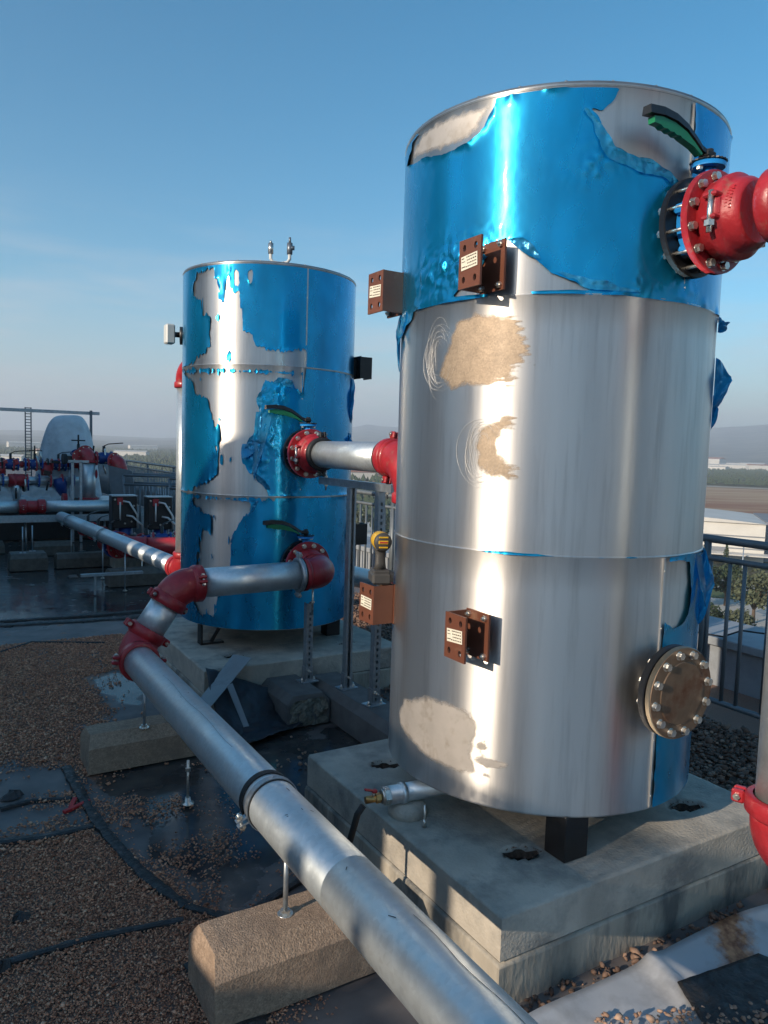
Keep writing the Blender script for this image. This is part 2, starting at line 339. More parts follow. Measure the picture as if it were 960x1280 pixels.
def stones(name, mt, P, size, tris=20, flat=.65, parent=None):
    """many small angular stones as one mesh (P: n x 3 base points, size: n)"""
    n = len(P)
    if tris == 20:
        t = (1+5**.5)/2; base = np.array([(-1, t, 0), (1, t, 0), (-1, -t, 0), (1, -t, 0), (0, -1, t), (0, 1, t), (0, -1, -t), (0, 1, -t), (t, 0, -1), (t, 0, 1), (-t, 0, -1), (-t, 0, 1)])/1.9
        fs = np.array([(0, 11, 5), (0, 5, 1), (0, 1, 7), (0, 7, 10), (0, 10, 11), (1, 5, 9), (5, 11, 4), (11, 10, 2), (10, 7, 6), (7, 1, 8), (3, 9, 4), (3, 4, 2), (3, 2, 6), (3, 6, 8), (3, 8, 9), (4, 9, 5), (2, 4, 11), (6, 2, 10), (8, 6, 7), (9, 8, 1)])
    else:
        base = np.array([(1, 0, 0), (-1, 0, 0), (0, 1, 0), (0, -1, 0), (0, 0, 1), (0, 0, -1.)])
        fs = np.array([(0, 2, 4), (2, 1, 4), (1, 3, 4), (3, 0, 4), (2, 0, 5), (1, 2, 5), (3, 1, 5), (0, 3, 5)])
    nb = len(base); V = base[None]*(.5*size[:, None, None])*RNG.uniform(.65, 1.3, (n, nb, 1))
    V = V*np.stack([RNG.uniform(.8, 1.35, n), RNG.uniform(.6, 1, n), RNG.uniform(flat*.7, flat*1.2, n)], -1)[:, None, :]
    a = RNG.uniform(0, 6.283, n); b = RNG.normal(0, .35, n); ca, sa, cb, sb = np.cos(a), np.sin(a), np.cos(b), np.sin(b)
    x, y, z = V[..., 0], V[..., 1], V[..., 2]; x2 = x*cb[:, None]-z*sb[:, None]; z2 = x*sb[:, None]+z*cb[:, None]
    V = np.stack([x2*ca[:, None]-y*sa[:, None], x2*sa[:, None]+y*ca[:, None], z2], -1)
    V = V+P[:, None, :]+np.array([0, 0, 1])*(size*.25)[:, None, None]
    Fa = (fs[None]+(np.arange(n)*nb)[:, None, None]).reshape(-1, 3)
    me = bpy.data.meshes.new(name); me.vertices.add(n*nb); me.vertices.foreach_set('co', V.astype(np.float32).ravel())
    me.loops.add(len(Fa)*3); me.loops.foreach_set('vertex_index', Fa.astype(np.int32).ravel())
    me.polygons.add(len(Fa)); me.polygons.foreach_set('loop_start', np.arange(0, len(Fa)*3, 3, dtype=np.int32))
    me.polygons.foreach_set('loop_total', np.full(len(Fa), 3, np.int32)); me.update(calc_edges=True)
    at = me.attributes.new('tint', 'FLOAT', 'POINT'); at.data.foreach_set('value', np.repeat(np.clip(RNG.beta(2, 2.6, n), 0, 1), nb).astype(np.float32))
    me.materials.append(MATS[mt]); o = bpy.data.objects.new(name, me); COL.objects.link(o)
    return o
def grid_mesh(name, xs, ys, Zf, mt, attrs=None, smooth=True):
    XX, YY = np.meshgrid(xs, ys); ZZ = Zf(XX, YY); ny, nx = XX.shape
    V = np.stack([XX, YY, ZZ], -1).reshape(-1, 3); I = np.arange(ny*nx).reshape(ny, nx)
    Fa = np.stack([I[:-1, :-1], I[:-1, 1:], I[1:, 1:], I[1:, :-1]], -1).reshape(-1, 4)
    me = bpy.data.meshes.new(name); me.vertices.add(len(V)); me.vertices.foreach_set('co', V.astype(np.float32).ravel())
    me.loops.add(len(Fa)*4); me.loops.foreach_set('vertex_index', Fa.astype(np.int32).ravel())
    me.polygons.add(len(Fa)); me.polygons.foreach_set('loop_start', np.arange(0, len(Fa)*4, 4, dtype=np.int32))
    me.polygons.foreach_set('loop_total', np.full(len(Fa), 4, np.int32)); me.update(calc_edges=True)
    me.polygons.foreach_set('use_smooth', [smooth]*len(Fa))
    for k, v in (attrs or {}).items():
        at = me.attributes.new(k, 'FLOAT', 'POINT'); at.data.foreach_set('value', v(XX, YY).astype(np.float32).ravel())
    me.materials.append(MATS[mt]); o = bpy.data.objects.new(name, me); COL.objects.link(o); return o
# outlines (degrees round the tank, height) and ground outlines (metres)
BARE1 = [[[-199.5,2.613],[-195.1,2.678],[-183.9,2.704],[-171.0,2.707],[-159.7,2.699],[-153.8,2.693],[-155.5,2.644],[-158.7,2.602],[-163.3,2.579],[-172.2,2.574],[-183.1,2.586]],[[-117.5,2.691],[-110.5,2.695],[-99.4,2.698],[-90.6,2.699],[-89.2,2.44],[-94.0,2.445],[-99.7,2.474],[-107.6,2.491],[-114.4,2.506],[-118.0,2.52],[-120.4,2.561],[-122.8,2.606],[-125.8,2.638],[-122.0,2.629],[-118.3,2.663]],[[-169.5,2.067],[-162.5,2.146],[-158.3,2.167],[-148.9,2.261],[-144.7,2.237],[-134.1,2.148],[-123.2,2.105],[-109.3,2.085],[-97.6,2.081],[-131.4,2.078],[-148.6,2.074]],[[-92.0,1.256],[-81.9,1.26],[-75.6,1.25],[-73.6,1.171],[-75.0,1.09],[-79.2,1.04],[-84.1,1.03],[-88.6,1.052],[-90.2,1.093]]]
BLUEREG1 = [[[-211.9,2.098],[-188.3,2.099],[-190.7,2.058],[-201.0,2.016],[-212.0,1.971]]]
BARE2 = [[[-169.0,2.6],[-164.3,2.652],[-157.6,2.671],[-149.6,2.668],[-146.4,2.585],[-141.7,2.478],[-139.3,2.614],[-137.4,2.557],[-131.4,2.508],[-130.2,2.372],[-127.4,2.284],[-122.9,2.268],[-121.6,2.204],[-113.9,2.175],[-102.5,2.17],[-91.1,2.199],[-90.0,2.055],[-130.0,2.049],[-186.8,2.069],[-169.8,2.108],[-159.3,2.152],[-151.0,2.198],[-151.3,2.378],[-157.9,2.399],[-159.1,2.498],[-167.9,2.533]],[[-136.5,2.653],[-133.5,2.652],[-132.5,2.58],[-135.1,2.548]],[[-126.8,2.644],[-123.5,2.644],[-124.2,2.588],[-125.9,2.596]],[[-183.3,2.049],[-169.6,1.99],[-167.7,1.921],[-152.7,1.865],[-149.3,1.768],[-145.6,1.694],[-144.6,1.72],[-143.2,1.626],[-146.0,1.565],[-144.9,1.41],[-151.7,1.36],[-172.2,1.29],[-175.3,1.258],[-108.4,1.262],[-115.2,1.34],[-120.1,1.402],[-126.0,1.452],[-128.3,1.524],[-125.0,1.583],[-119.5,1.683],[-118.9,1.922],[-113.5,1.976],[-107.1,2.016],[-97.1,1.981],[-92.1,1.935],[-90.7,2.043]],[[-170.2,1.25],[-119.3,1.248],[-121.5,1.204],[-132.1,1.061],[-135.3,0.99],[-134.3,0.851],[-136.1,0.779],[-142.9,0.614],[-145.7,0.513],[-150.4,0.489],[-159.2,0.503],[-165.3,0.565],[-161.1,0.825],[-157.4,1.061],[-148.9,1.024],[-147.5,1.139],[-157.5,1.167],[-166.5,1.196]]]
STAIN1 = [[[-172.8,1.849],[-165.8,2.027],[-158.0,2.038],[-145.8,2.03],[-143.1,2.0],[-141.0,1.962],[-140.3,1.913],[-141.3,1.876],[-145.0,1.859],[-144.8,1.819],[-155.5,1.808],[-166.3,1.801]],[[-156.6,1.61],[-154.9,1.675],[-148.2,1.714],[-144.4,1.712],[-142.7,1.689],[-146.7,1.663],[-148.0,1.612],[-145.2,1.562],[-142.0,1.538],[-144.5,1.512],[-150.8,1.514],[-154.9,1.546]],[[-192.0,0.62],[-187.2,0.691],[-174.3,0.743],[-163.0,0.756],[-153.6,0.74],[-149.9,0.688],[-152.9,0.585],[-149.7,0.524],[-158.6,0.505],[-171.0,0.516],[-183.1,0.546],[-190.0,0.581]],[[-154.9,0.704],[-147.0,0.661],[-145.7,0.599],[-139.3,0.599],[-140.7,0.565],[-139.0,0.524],[-144.8,0.535],[-142.6,0.499],[-149.7,0.51],[-153.4,0.57]]]
SWIRL1 = [[[-179.7,1.907],[-178.3,1.987],[-172.2,2.023],[-166.1,1.95],[-166.2,1.845],[-171.1,1.808],[-176.1,1.837]],[[-164.7,1.595],[-162.4,1.674],[-155.9,1.713],[-154.9,1.675],[-156.9,1.61],[-154.8,1.533],[-147.3,1.503],[-157.0,1.505],[-162.4,1.542]]]
GRAVELP = [[[0.14,7.11],[0.89,7.21],[1.35,6.43],[1.81,5.94],[1.15,5.49],[0.98,4.8],[0.8,4.42],[0.71,4.4],[0.78,3.71],[0.64,3.53],[0.56,3.82],[0.28,4.06],[-0.06,4.24]],[[0.05,3.32],[0.52,3.22],[0.6,3.1],[0.75,2.47],[0.94,2.26],[0.88,1.91],[0.69,1.81],[0.54,1.39],[-0.47,1.96],[-0.26,2.69]]]
WETP = [[[0.76,4.24],[1.63,3.94],[2.06,3.33],[1.72,2.75],[1.45,2.85],[1.11,2.44],[0.87,2.3],[0.75,2.49],[0.65,3.08],[0.58,3.61]],[[-0.17,18.13],[3.28,15.64],[2.69,8.84],[2.18,6.91],[1.13,7.0],[-0.08,7.21]],[[0.85,5.32],[1.13,5.39],[1.31,5.0],[1.14,4.55],[0.92,4.59]],[[1.69,3.98],[2.28,3.69],[1.98,3.2],[1.44,3.37]]]
BARESHEETP = [[[0.07,4.17],[0.56,3.82],[0.57,3.27],[0.28,3.27],[0.05,3.32]],[[0.65,6.19],[0.82,6.17],[0.79,5.66],[0.68,5.54],[0.64,5.84]],[[0.9,5.96],[1.21,6.04],[1.08,5.42],[0.92,5.56]],[[0.85,5.32],[1.14,5.18],[1.11,4.73],[0.89,4.68],[0.83,5.01]]]
STRIPS = [[[0.05,3.2],[0.22,3.22],[0.39,3.18],[0.56,3.18]],[[0.03,2.39],[0.16,2.44],[0.29,2.44],[0.44,2.44],[0.71,2.39]],[[0.55,3.84],[0.57,3.37],[0.6,3.07],[0.66,2.71],[0.74,2.46]],[[0.74,2.46],[0.87,2.3],[1.02,2.37],[1.21,2.44]],[[0.26,7.12],[0.87,7.02],[1.52,6.94],[2.09,7.14]],[[0.51,7.24],[1.29,7.18],[2.03,7.17]],[[0.43,6.17],[0.67,6.39],[1.17,6.14]],[[0.66,2.17],[0.66,1.97],[0.69,1.87],[0.78,1.84]],[[0.24,3.52],[0.37,3.54],[0.52,3.48]]]
SHEETBR = [[1.36,1.48],[1.73,1.47],[2.09,1.46],[2.49,1.43],[3.15,1.39],[3.04,1.08],[1.76,0.9],[1.12,1.04]]
REDMARK = [[0.56,3.41],[0.7,3.39],[0.65,3.53],[0.64,3.39]]
# ---------------------------------------------------------------- common fittings
PR = 0.080          # outer radius of the galvanised pipes
def hexnut(mb, o, axis, t0, t1, r): a = unit(axis); mb.lathe(o, a, [(t0, r), (t1, r)], 6, False)
def bolt_part(parent, o, axis, shank0, shank1, head0, head1, r=.008, name='bolt', mt='zinc_bolt', both=True):
    b = MB(); b.lathe(o, axis, [(shank0, r*.62), (shank1, r*.62)], 8)
    hexnut(b, o, axis, head0, head1, r*1.28); b.lathe(o, axis, [(head0-.0015, r*1.55), (head0, r*1.55)], 12)
    if both: hexnut(b, o, axis, shank0+.004, shank0+.014, r*1.28)
    return b.build(name, mt, parent)
def bolt_circle(parent, o, axis, rad, n, sh0, sh1, h0, h1, r=.008, phase=.5, mt='zinc_bolt'):
    a, b, c = frame(axis); first = None; o = Vector(o)
    for k in range(n):
        q = 2*math.pi*(k+phase)/n; d = b*(rad*math.cos(q))+c*(rad*math.sin(q))
        if first is None: first = bolt_part(parent, o+d, axis, sh0, sh1, h0, h1, r, mt=mt); d0 = d
        else: copy_part(first, parent, d-d0)
def arc_path(corner, din, dout, tan_len, n=10):
    """points of a bend: comes along din to corner, leaves along dout"""
    C0, a, b = Vector(corner), unit(din), unit(dout); th = a.angle(b); rb = tan_len/math.tan(th/2)
    s0 = C0-a*tan_len; nrm = (b-a*b.dot(a)).normalized(); cen = s0+nrm*rb; pts = []
    for i in range(n+1):
        q = th*i/n; pts.append(cen-nrm*(rb*math.cos(q))+a*(rb*math.sin(q)))
    return pts
def elbow(parent, corner, din, dout, tan_len=.13, r=.084, mt='red_paint'):
    P = arc_path(corner, din, dout, tan_len, 12); m_ = MB(); rr = [r*(1+.07*math.sin(math.pi*i/12)) for i in range(13)]
    m_.sweep(P, rr, 28)
    for p, d in ((P[0], unit(din)), (P[-1], -unit(dout))): m_.lathe(p, d, [(-.012, r*.98), (-.012, r*1.10), (.012, r*1.10), (.02, r*1.0)], 28, True)
    return m_.build('elbow', mt, parent), P[0], P[-1]
def coupling(parent, o, axis, r=PR, roll=0., mt='red_paint', w=.026, lugs=True):
    """grooved two-half clamp with two bolted ears"""
    a, b, c = frame(axis); o = Vector(o); b2 = b*math.cos(roll)+c*math.sin(roll); c2 = a.cross(b2)
    m_ = MB(); m_.lathe(o, a, [(-w, r*1.02), (-w, r*1.18), (-w*.75, r*1.26), (w*.75, r*1.26), (w, r*1.18), (w, r*1.02)], 32, True, False, False)
    M = Matrix((a, b2, c2)).transposed()
    for s_ in (-1, 1):
        for g_ in (-1, 1): m_.box(o+b2*(s_*(r*1.26+.016))+c2*(g_*.013), (w*1.5, .036, .018), M, .005)
    k = m_.build('coupling', mt, parent)
    for s_ in (-1, 1):
        q = MB(); p = o+b2*(s_*(r*1.26+.018)); q.cyl(p-c2*.032, p+c2*.036, .0055, 8); hexnut(q, p, c2, .022, .032, .0105); hexnut(q, p, c2, -.03, -.022, .0105)
        q.build('bolt', 'zinc_bolt', parent)
    return k
def pipe_part(parent, p0, p1, r=PR, seg=36, mt='zinc_pipe', name='pipe', rings=()):
    m_ = MB(); p0, p1 = Vector(p0), Vector(p1); d = (p1-p0); L = d.length; a = d.normalized()
    prof = [(0, r*.95), (0, r), ]
    for t in rings: prof += [(t-.003, r), (t-.0015, r*.985), (t+.0015, r*.985), (t+.003, r)]
    prof += [(L, r), (L, r*.95)]
    m_.lathe(p0, a, prof, seg, True); return m_.build(name, mt, parent)
def band(parent, o, axis, r=PR, w=.014, mt='zinc_steel', rubber=True, lug_dir=None):
    if rubber: MB().ring(o, axis, -w*1.35, w*1.35, r*1.002, r*1.045, 36).build('rubber_liner', 'rubber', parent)
    m_ = MB().ring(o, axis, -w, w, r*1.04, r*1.085, 36); a, b, c = frame(axis); ld = unit(lug_dir) if lug_dir else b
    t = unit(Vector(axis).cross(ld))
    for g_ in (-1, 1): m_.box(Vector(o)+ld*(r*1.085+.017)+t*(g_*.009), (.004, .034, w*2), Matrix((t, ld, a)).transposed())
    m_.build('clamp_band', mt, parent)
    q = MB(); p = Vector(o)+ld*(r*1.085+.02); q.cyl(p-t*.03, p+t*.03, .005, 8); hexnut(q, p, t, .012, .022, .011); hexnut(q, p, t, -.022, -.012, .011); q.build('bolt', 'zinc_bolt', parent)

# ---------------------------------------------------------------- valves
def butterfly_valve(loc, label, mirror=False):
    """origin: centre of the tank-side flange, flow along -Y"""
    t = thing('butterfly_valve', label, 'valve', loc, 'butterfly valves with green and black levers'); o = Vector(loc); ax = (0, -1, 0)
    MB().lathe(o, ax, [(-.045, .084), (-.013, .084)], 32).disc(o, ax, -.012, .011, .150, 44, .003).build('tank_flange', 'black_paint', t)
    b = MB().disc(o, ax, .013, .064, .106, 40, .006)
    for k in range(6):
        q = R(30+60*k+15); b.box(o+Vector((.118*math.sin(q), -.038, .118*math.cos(q))), (.030, .036, .030), Matrix.Rotation(q, 3, 'Y'), .008)
    b.build('valve_body', 'blue_paint', t)
    n = MB().cyl(o+Vector((0, -.038, .09)), o+Vector((0, -.038, .172)), .024, 20, .021); n.box(o+Vector((0, -.038, .13)), (.010, .058, .07), None, .003)
    n.disc(o+Vector((0, -.038, 0)), (0, 0, 1), .170, .184, .052, 32, .003); n.build('neck', 'blue_paint', t)
    for sx_ in (-1, 1):
        q = MB().cyl(o+Vector((sx_*.038, -.038, .158)), o+Vector((sx_*.038, -.038, .192)), .005, 8); hexnut(q, o+Vector((sx_*.038, -.038, 0)), (0, 0, 1), .160, .169, .010); q.build('bolt', 'zinc_bolt', t)
    nt = MB(); seg = 48; c0 = o+Vector((0, -.038, .186)); vs = []; 
    for z_ in (0, .004):
        for k in range(seg): q = 2*math.pi*k/seg; rr = .055 if k % 2 else .050; vs.append(c0+Vector((rr*math.cos(q), rr*math.sin(q), z_)))
    nt.add(vs, [tuple(range(seg-1, -1, -1)), tuple(seg+k for k in range(seg))]+[(k, (k+1) % seg, seg+(k+1) % seg, seg+k) for k in range(seg)])
    nt.build('notch_plate', 'black_paint', t)
    MB().cyl(o+Vector((0, -.038, .188)), o+Vector((0, -.038, .226)), .013, 16).box(o+Vector((-.008, -.038, .208)), (.046, .034, .022), None, .005).build('stem', 'rubber', t)
    # lever: rises steeply off the stem, then levels out
    pts = [(-.01, .206), (-.045, .214), (-.080, .236), (-.12, .258), (-.17, .272), (-.225, .276), (-.285, .270)]
    L = MB(); V = []; 
    for i, (x, z) in enumerate(pts):
        w = (.014, .015, .016, .017, .018, .018, .017)[i]; h = (.010, .010, .011, .012, .014, .015, .015)[i]
        V += [o+Vector((x, -.038-w, z-h*.6)), o+Vector((x, -.038+w, z-h*.6)), o+Vector((x, -.038+w*.8, z+h)), o+Vector((x, -.038-w*.8, z+h))]
    F = [(3, 2, 1, 0)]+[(i*4+k, i*4+(k+1) % 4, i*4+4+(k+1) % 4, i*4+4+k) for i in range(6) for k in range(4)]+[(24, 25, 26, 27)]
    L.add(V, F); lo = L.build('lever', 'black_paint', t)
    G = MB(); top = [(x, z-.012) for x, z in pts[1:6]]+[(-.265, .258)]
    low = [(-.05, .196), (-.085, .212), (-.115, .219), (-.14, .2245), (-.15, .229), (-.165, .2275), (-.178, .233), (-.194, .231), (-.207, .236), (-.222, .234), (-.235, .240), (-.262, .241)]
    poly = [(x, z) for x, z in top]+[(x, z) for x, z in reversed(low)]
    G.prism([o+Vector((x, -.050, z)) for x, z in poly], (0, .024, 0)); G.build('trigger_grip', 'green_plastic', t)
    bolt_circle(t, o, ax, .130, 12, -.030, .092, .089, .103, .0095)
    return t
def flange_adapter(loc, label, taper_to=.205, lug=True):
    """red cast adapter bolted on the valve; origin = tank-side flange of its valve"""
    t = thing('flange_adapter', label, 'pipe fitting', (loc[0], loc[1]-.066, loc[2]), 'red flange adapters'); o = Vector(loc); ax = (0, -1, 0); e = taper_to
    MB().disc(o, ax, .066, .088, .152, 48, .003).build('flange', 'red_paint', t)
    prof = [(.086, .108), (.095, .108), (.100, .116), (.128, .118), (.134, .124), (.160, .124), (.166, .112), (.172, .106), (min(.20, e-.02), .104), (e-.006, .094), (e, .086)]
    if e < .17: prof = [(.086, .112), (.11, .108), (e, .09)]
    MB().lathe(o, ax, prof, 44).build('body', 'red_paint', t)
    if lug:
        for s_ in (-1, 1):
            m_ = MB()
            for g_ in (-1, 1): m_.box(o+Vector((s_*.112, -.145, g_*.032+.01)), (.046, .046, .016), Matrix.Rotation(0, 3, 'Y'), .005)
            m_.box(o+Vector((s_*.100, -.145, .01)), (.03, .046, .05), None, .004)
            m_.build('clamp_ear', 'red_paint', t)
            q = MB(); p = o+Vector((s_*.128, -.150, .01)); q.cyl(p-Vector((0, 0, .075)), p+Vector((0, 0, .042)), .0085, 10); hexnut(q, p, (0, 0, 1), -.058, -.042, .0155); q.build('bolt', 'zinc_bolt', t)
        # raised casting marks: rows of short ribs
        k = MB(); rr = random.Random(3)
        for row, (t0, n_, h_) in enumerate(((.182, 7, .010), (.194, 8, .009))):
            for i in range(n_):
                q = R(182+i*5.2-row*3); rad = .1055; p = o+Vector((rad*math.cos(q), -t0, -rad*math.sin(q)+.0))
                k.box(p, (.0022, h_*rr.uniform(.6, 1), .0018), Matrix.Rotation(-q, 3, 'Y') @ Matrix.Rotation(rr.uniform(-.5, .5), 3, 'X'))
        stuff(k.build('casting_marks', 'red_paint', t))
    return t

# ---------------------------------------------------------------- storage tanks
TR, ZB, Z1, Z2, ZT = .578, .424, 1.275, 2.087, 2.702
def tank(loc, label, mid=-92):
    x, y = loc; t = thing('storage_tank', label, 'tank', (x, y, .27), 'insulated storage tanks'); o = Vector((x, y, 0)); up = (0, 0, 1)
    for nm, a, b, dr in (('lower_cladding', ZB, Z1, -.0015), ('middle_cladding', Z1, Z2, 0), ('upper_cladding', Z2, ZT, .0015)):
        r = TR+dr; pr = [(a+.004, r-.006), (a, r)]
        n = 8
        for i in range(n+1):
            z = a+.006+(b-a-.012)*i/n; wob = .0006*math.sin(i*2.1+x)+.0004*math.sin(i*5.3); pr.append((z, r+wob))
        pr += [(b, r+.0045), (b+.004, r+.005), (b+.006, r+.001), (b+.004, r-.006)]
        m_ = MB(); m_.lathe(o, up, pr, 160, True, False, False); m_.build(nm, 'aluminium', t)
    MB().lathe(o, up, [(ZB+.006, TR-.012), (ZB+.0061, .10), (ZB+.007, .001)], 96, False, False, False).build('base_plate', 'aluminium', t)
    lid = MB().lathe(o, up, [(ZT-.004, TR+.0035), (ZT+.006, TR+.0055), (ZT+.012, TR+.003), (ZT+.012, TR-.004), (ZT+.004, TR-.007), (ZT+.016, .02), (ZT+.016, .001)], 128, False, False, False).build('lid', 'dark_zinc', t)
    # lid lip screws and vertical seams with rivets
    sc = MB()
    for k in range(26):
        q = 2*math.pi*k/26+.1; sc.lathe(o+Vector((math.cos(q)*(TR-.004), math.sin(q)*(TR-.004), 0)), up, [(ZT+.010, .006), (ZT+.016, .005)], 8)
    stuff(sc.build('lid_screws', 'zinc_bolt', t))
    for th, a, b, dr in ((-90, Z2+.008, ZT-.006, .0015), (mid, Z1+.008, Z2-.002, 0), (-90.5, ZB+.004, Z1-.002, -.0015)):
        q = R(th); r = TR+dr; m_ = MB()
        for i in range(2): 
            pass
        q2 = q+R(.9); vs = []
        for z_ in (a, b): vs += [o+Vector((math.cos(q)*r*.999, math.sin(q)*r*.999, z_)), o+Vector((math.cos(q)*(r+.0035), math.sin(q)*(r+.0035), z_)), o+Vector((math.cos(q2)*(r+.0035), math.sin(q2)*(r+.0035), z_)), o+Vector((math.cos(q2)*r*.999, math.sin(q2)*r*.999, z_))]
        m_.add(vs, [(0, 1, 5, 4), (1, 2, 6, 5), (2, 3, 7, 6), (0, 3, 2, 1), (4, 5, 6, 7)]); m_.build('seam_strip', 'aluminium', t)
        for zz in np.arange(a+.04, b-.02, .19):
            c = o+Vector((math.cos(q+R(.45))*(r+.003), math.sin(q+R(.45))*(r+.003), float(zz)))
            rv = MB().lathe(c, (math.cos(q), math.sin(q), 0), [(0, .0045), (.0022, .0035)], 8); rv.build('rivet', 'zinc_bolt', t)
    return t
def cyl_sheet(name, mt, parent, loc, f, th0, th1, z0, z1, ds, off, crumple=None, curl=.004, seed=0):
    """thin film or residue wrapped on the tank wherever f(s,z) > 0"""
    s0, s1 = R(th0)*TR, R(th1)*TR; S = np.arange(s0, s1+ds, ds); Z = np.linspace(z0, z1, max(2, int((z1-z0)/ds))+1)
    SS, ZZ = np.meshgrid(S, Z); Fv = f(SS, ZZ); V, Fc = march(S, Z, Fv)
    if not Fc: return None
    A = np.array(V); r = TR+off+np.zeros(len(A))
    edge = np.exp(-np.maximum(A[:, 2], 0)/.012); n = fbm(A[:, 0]*14, A[:, 1]*14, 3, seed+5)+.5
    r = r+curl*edge*np.clip(n*2-.75, 0, 1.4)+.0006*(fbm(A[:, 0]*30, A[:, 1]*22, 3, seed+9))
    if crumple is not None: r = r+crumple(A[:, 0], A[:, 1])
    th = A[:, 0]/TR; X_ = r*np.cos(th); Y_ = r*np.sin(th); p = wloc(parent)
    m_ = MB(); m_.v = list(zip((X_+loc[0]).tolist(), (Y_+loc[1]).tolist(), A[:, 1].tolist())); m_.f = Fc; m_.sm = [True]*len(Fc)
    o_ = m_.build(name, mt, parent)
    if mt.startswith('glue'): at = o_.data.attributes.new('fade', 'FLOAT', 'POINT'); at.data.foreach_set('value', np.clip(A[:, 2]/.030, 0, 1).astype(np.float32))
    return o_
def polys_s(P, close=1): return [[(R(a)*TR, z) for a, z in q] for q in P]

T1, T2 = (2.053, 2.188), (2.030, 4.939)
tank1 = tank(T1, 'large near insulated tank, bare aluminium below a glossy blue film top, on a concrete plinth', -30)
tank2 = tank(T2, 'farther insulated tank with ragged blue film peeled off in strips, left of the near one')
b1 = polys_s(BARE1); br1 = polys_s(BLUEREG1)
def f1(S, Z):
    n = .014*fbm(S*14, Z*14, 4, 3)+.005*fbm(S*70, Z*70, 3, 8)
    reg = np.maximum(Z-(Z2+.010), 0)*0+(Z-(Z2+.010)); base = np.where(Z > Z2-.02, reg, -1.)
    low = np.minimum(Z1-.004-Z, S-R(-89.4)*TR); base = np.maximum(base, low)                # film left right of the seam, lower third
    wrap = np.minimum(np.minimum(Z2-.004-Z, Z-Z1-.01), S-R(-25)*TR); base = np.maximum(base, wrap)  # and round the back of the middle third
    wrap2 = np.minimum(np.minimum(Z2-.004-Z, Z-Z1-.01), R(-262)*TR-S); base = np.maximum(base, wrap2)
    for q in b1: base = np.minimum(base, -sdf(q, S, Z)+n)
    base = np.minimum(base, ZT-.008-Z)
    for q in br1: base = np.maximum(base, sdf(q, S, Z)+n*.7)
    strip = .006-np.abs(Z-(Z1+.004+.006*fbm(S*9, Z*0, 3, 4)))+.012*fbm(S*5, Z*0+3, 3, 2)-.004; strip = np.where(S > R(-165)*TR, strip, -1)
    strip2 = .006-np.abs(Z-(Z2+.006))+.010*fbm(S*4, Z*0+9, 3, 12); base = np.maximum(base, np.maximum(strip, strip2)); return base
def cr1(s, z):
    a = np.degrees(s/TR); m_ = np.exp(-((a+168)/17)**2)*np.exp(-((z-2.19)/.075)**2); m2 = np.exp(-((a+122)/9)**2)*np.exp(-((z-2.47)/.06)**2)
    m3 = np.exp(-((a+98)/16)**2)*np.exp(-((z-2.13)/.03)**2)
    rid = np.abs(fbm(s*26, z*20, 4, 21))*.030+np.abs(fbm(s*60, z*50, 3, 31))*.008
    return (m_*2.0+m2*.8+m3*.7)*rid
cyl_sheet('blue_film', 'blue_film', tank1, T1, f1, -300, 60, ZB+.004, ZT-.004, .0075, .0045, cr1, .010, 1)
def fold_band(T, tk, poly, lo, hi, w, seed, gate):
    def f(S, Z): return np.minimum(w*(.35+3.4*fbm(S*8, Z*8, 3, seed))-np.abs(sdf(poly, S, Z)+w*.75), gate(S, Z))
    def c(s, z): return .002+.015*np.abs(fbm(s*30, z*24, 4, seed+2))
    stuff(cyl_sheet('folded_film', 'loose_film', tk, T, f, lo[0], hi[0], lo[1], hi[1], .005, .006, c, .006, seed))
fold_band(T1, tank1, b1[1], (-135, 2.40), (-85, 2.66), .020, 71, lambda S, Z: np.minimum(2.63-Z, R(-92)*TR-S))
fold_band(T1, tank1, b1[2], (-150, 2.09), (-95, 2.27), .014, 72, lambda S, Z: np.minimum(Z-2.10, 2.26-Z))
b2 = polys_s(BARE2)
fold_band(T2, tank2, b2[3], (-130, 1.32), (-98, 2.05), .020, 74, lambda S, Z: S-R(-131)*TR)
fold_band(T2, tank2, b2[4], (-140, .9), (-112, 1.25), .012, 75, lambda S, Z: S-R(-141)*TR)
def f2(S, Z):
    n = .022*fbm(S*15, Z*5, 4, 43)+.075*fbm(S*85, Z*6, 4, 48)
    base = np.full(S.shape, .5)
    for q in b2: base = np.minimum(base, -sdf(q, S, Z)+n)
    for q in b2[1:3]: pass
    # loose flakes left standing inside the stripped area
    fl = fbm(S*30, Z*8, 4, 77)-.245; a = np.degrees(S/TR)
    base = np.where((a < -128) & (a > -185), np.maximum(base, fl*.05), base)
    seam = np.minimum(np.abs(Z-Z1), np.abs(Z-Z2))-.006; return np.minimum(base, seam)
def cr2(s, z):
    a = np.degrees(s/TR); m_ = np.exp(-((a+118)/9)**2)*np.exp(-((z-1.62)/.22)**2)+.8*np.exp(-((a+112)/10)**2)*np.exp(-((z-1.9)/.08)**2)
    return m_*(np.abs(fbm(s*24, z*16, 4, 61))*.035+np.abs(fbm(s*60, z*40, 3, 66))*.008)
cyl_sheet('blue_film', 'blue_film', tank2, T2, f2, -300, 60, ZB+.004, ZT-.008, .0095, .0045, cr2, .008, 5)
st1 = polys_s(STAIN1); sw1 = polys_s(SWIRL1)
def residue(i, name, mt, amp, fr, cut=0., hx=1, hz=1):
    def f(S, Z):
        d = sdf(st1[i], S, Z); return d+amp*fbm(S*fr*hx, Z*fr*hz, 4, 90+i)+cut
    a = np.degrees(np.array(st1[i])[:, 0]/TR); z = np.array(st1[i])[:, 1]
    cyl_sheet(name, mt, tank1, T1, f, a.min()-4, a.max()+4, z.min()-.04, z.max()+.04, .0045, .0010, None, 0, i)
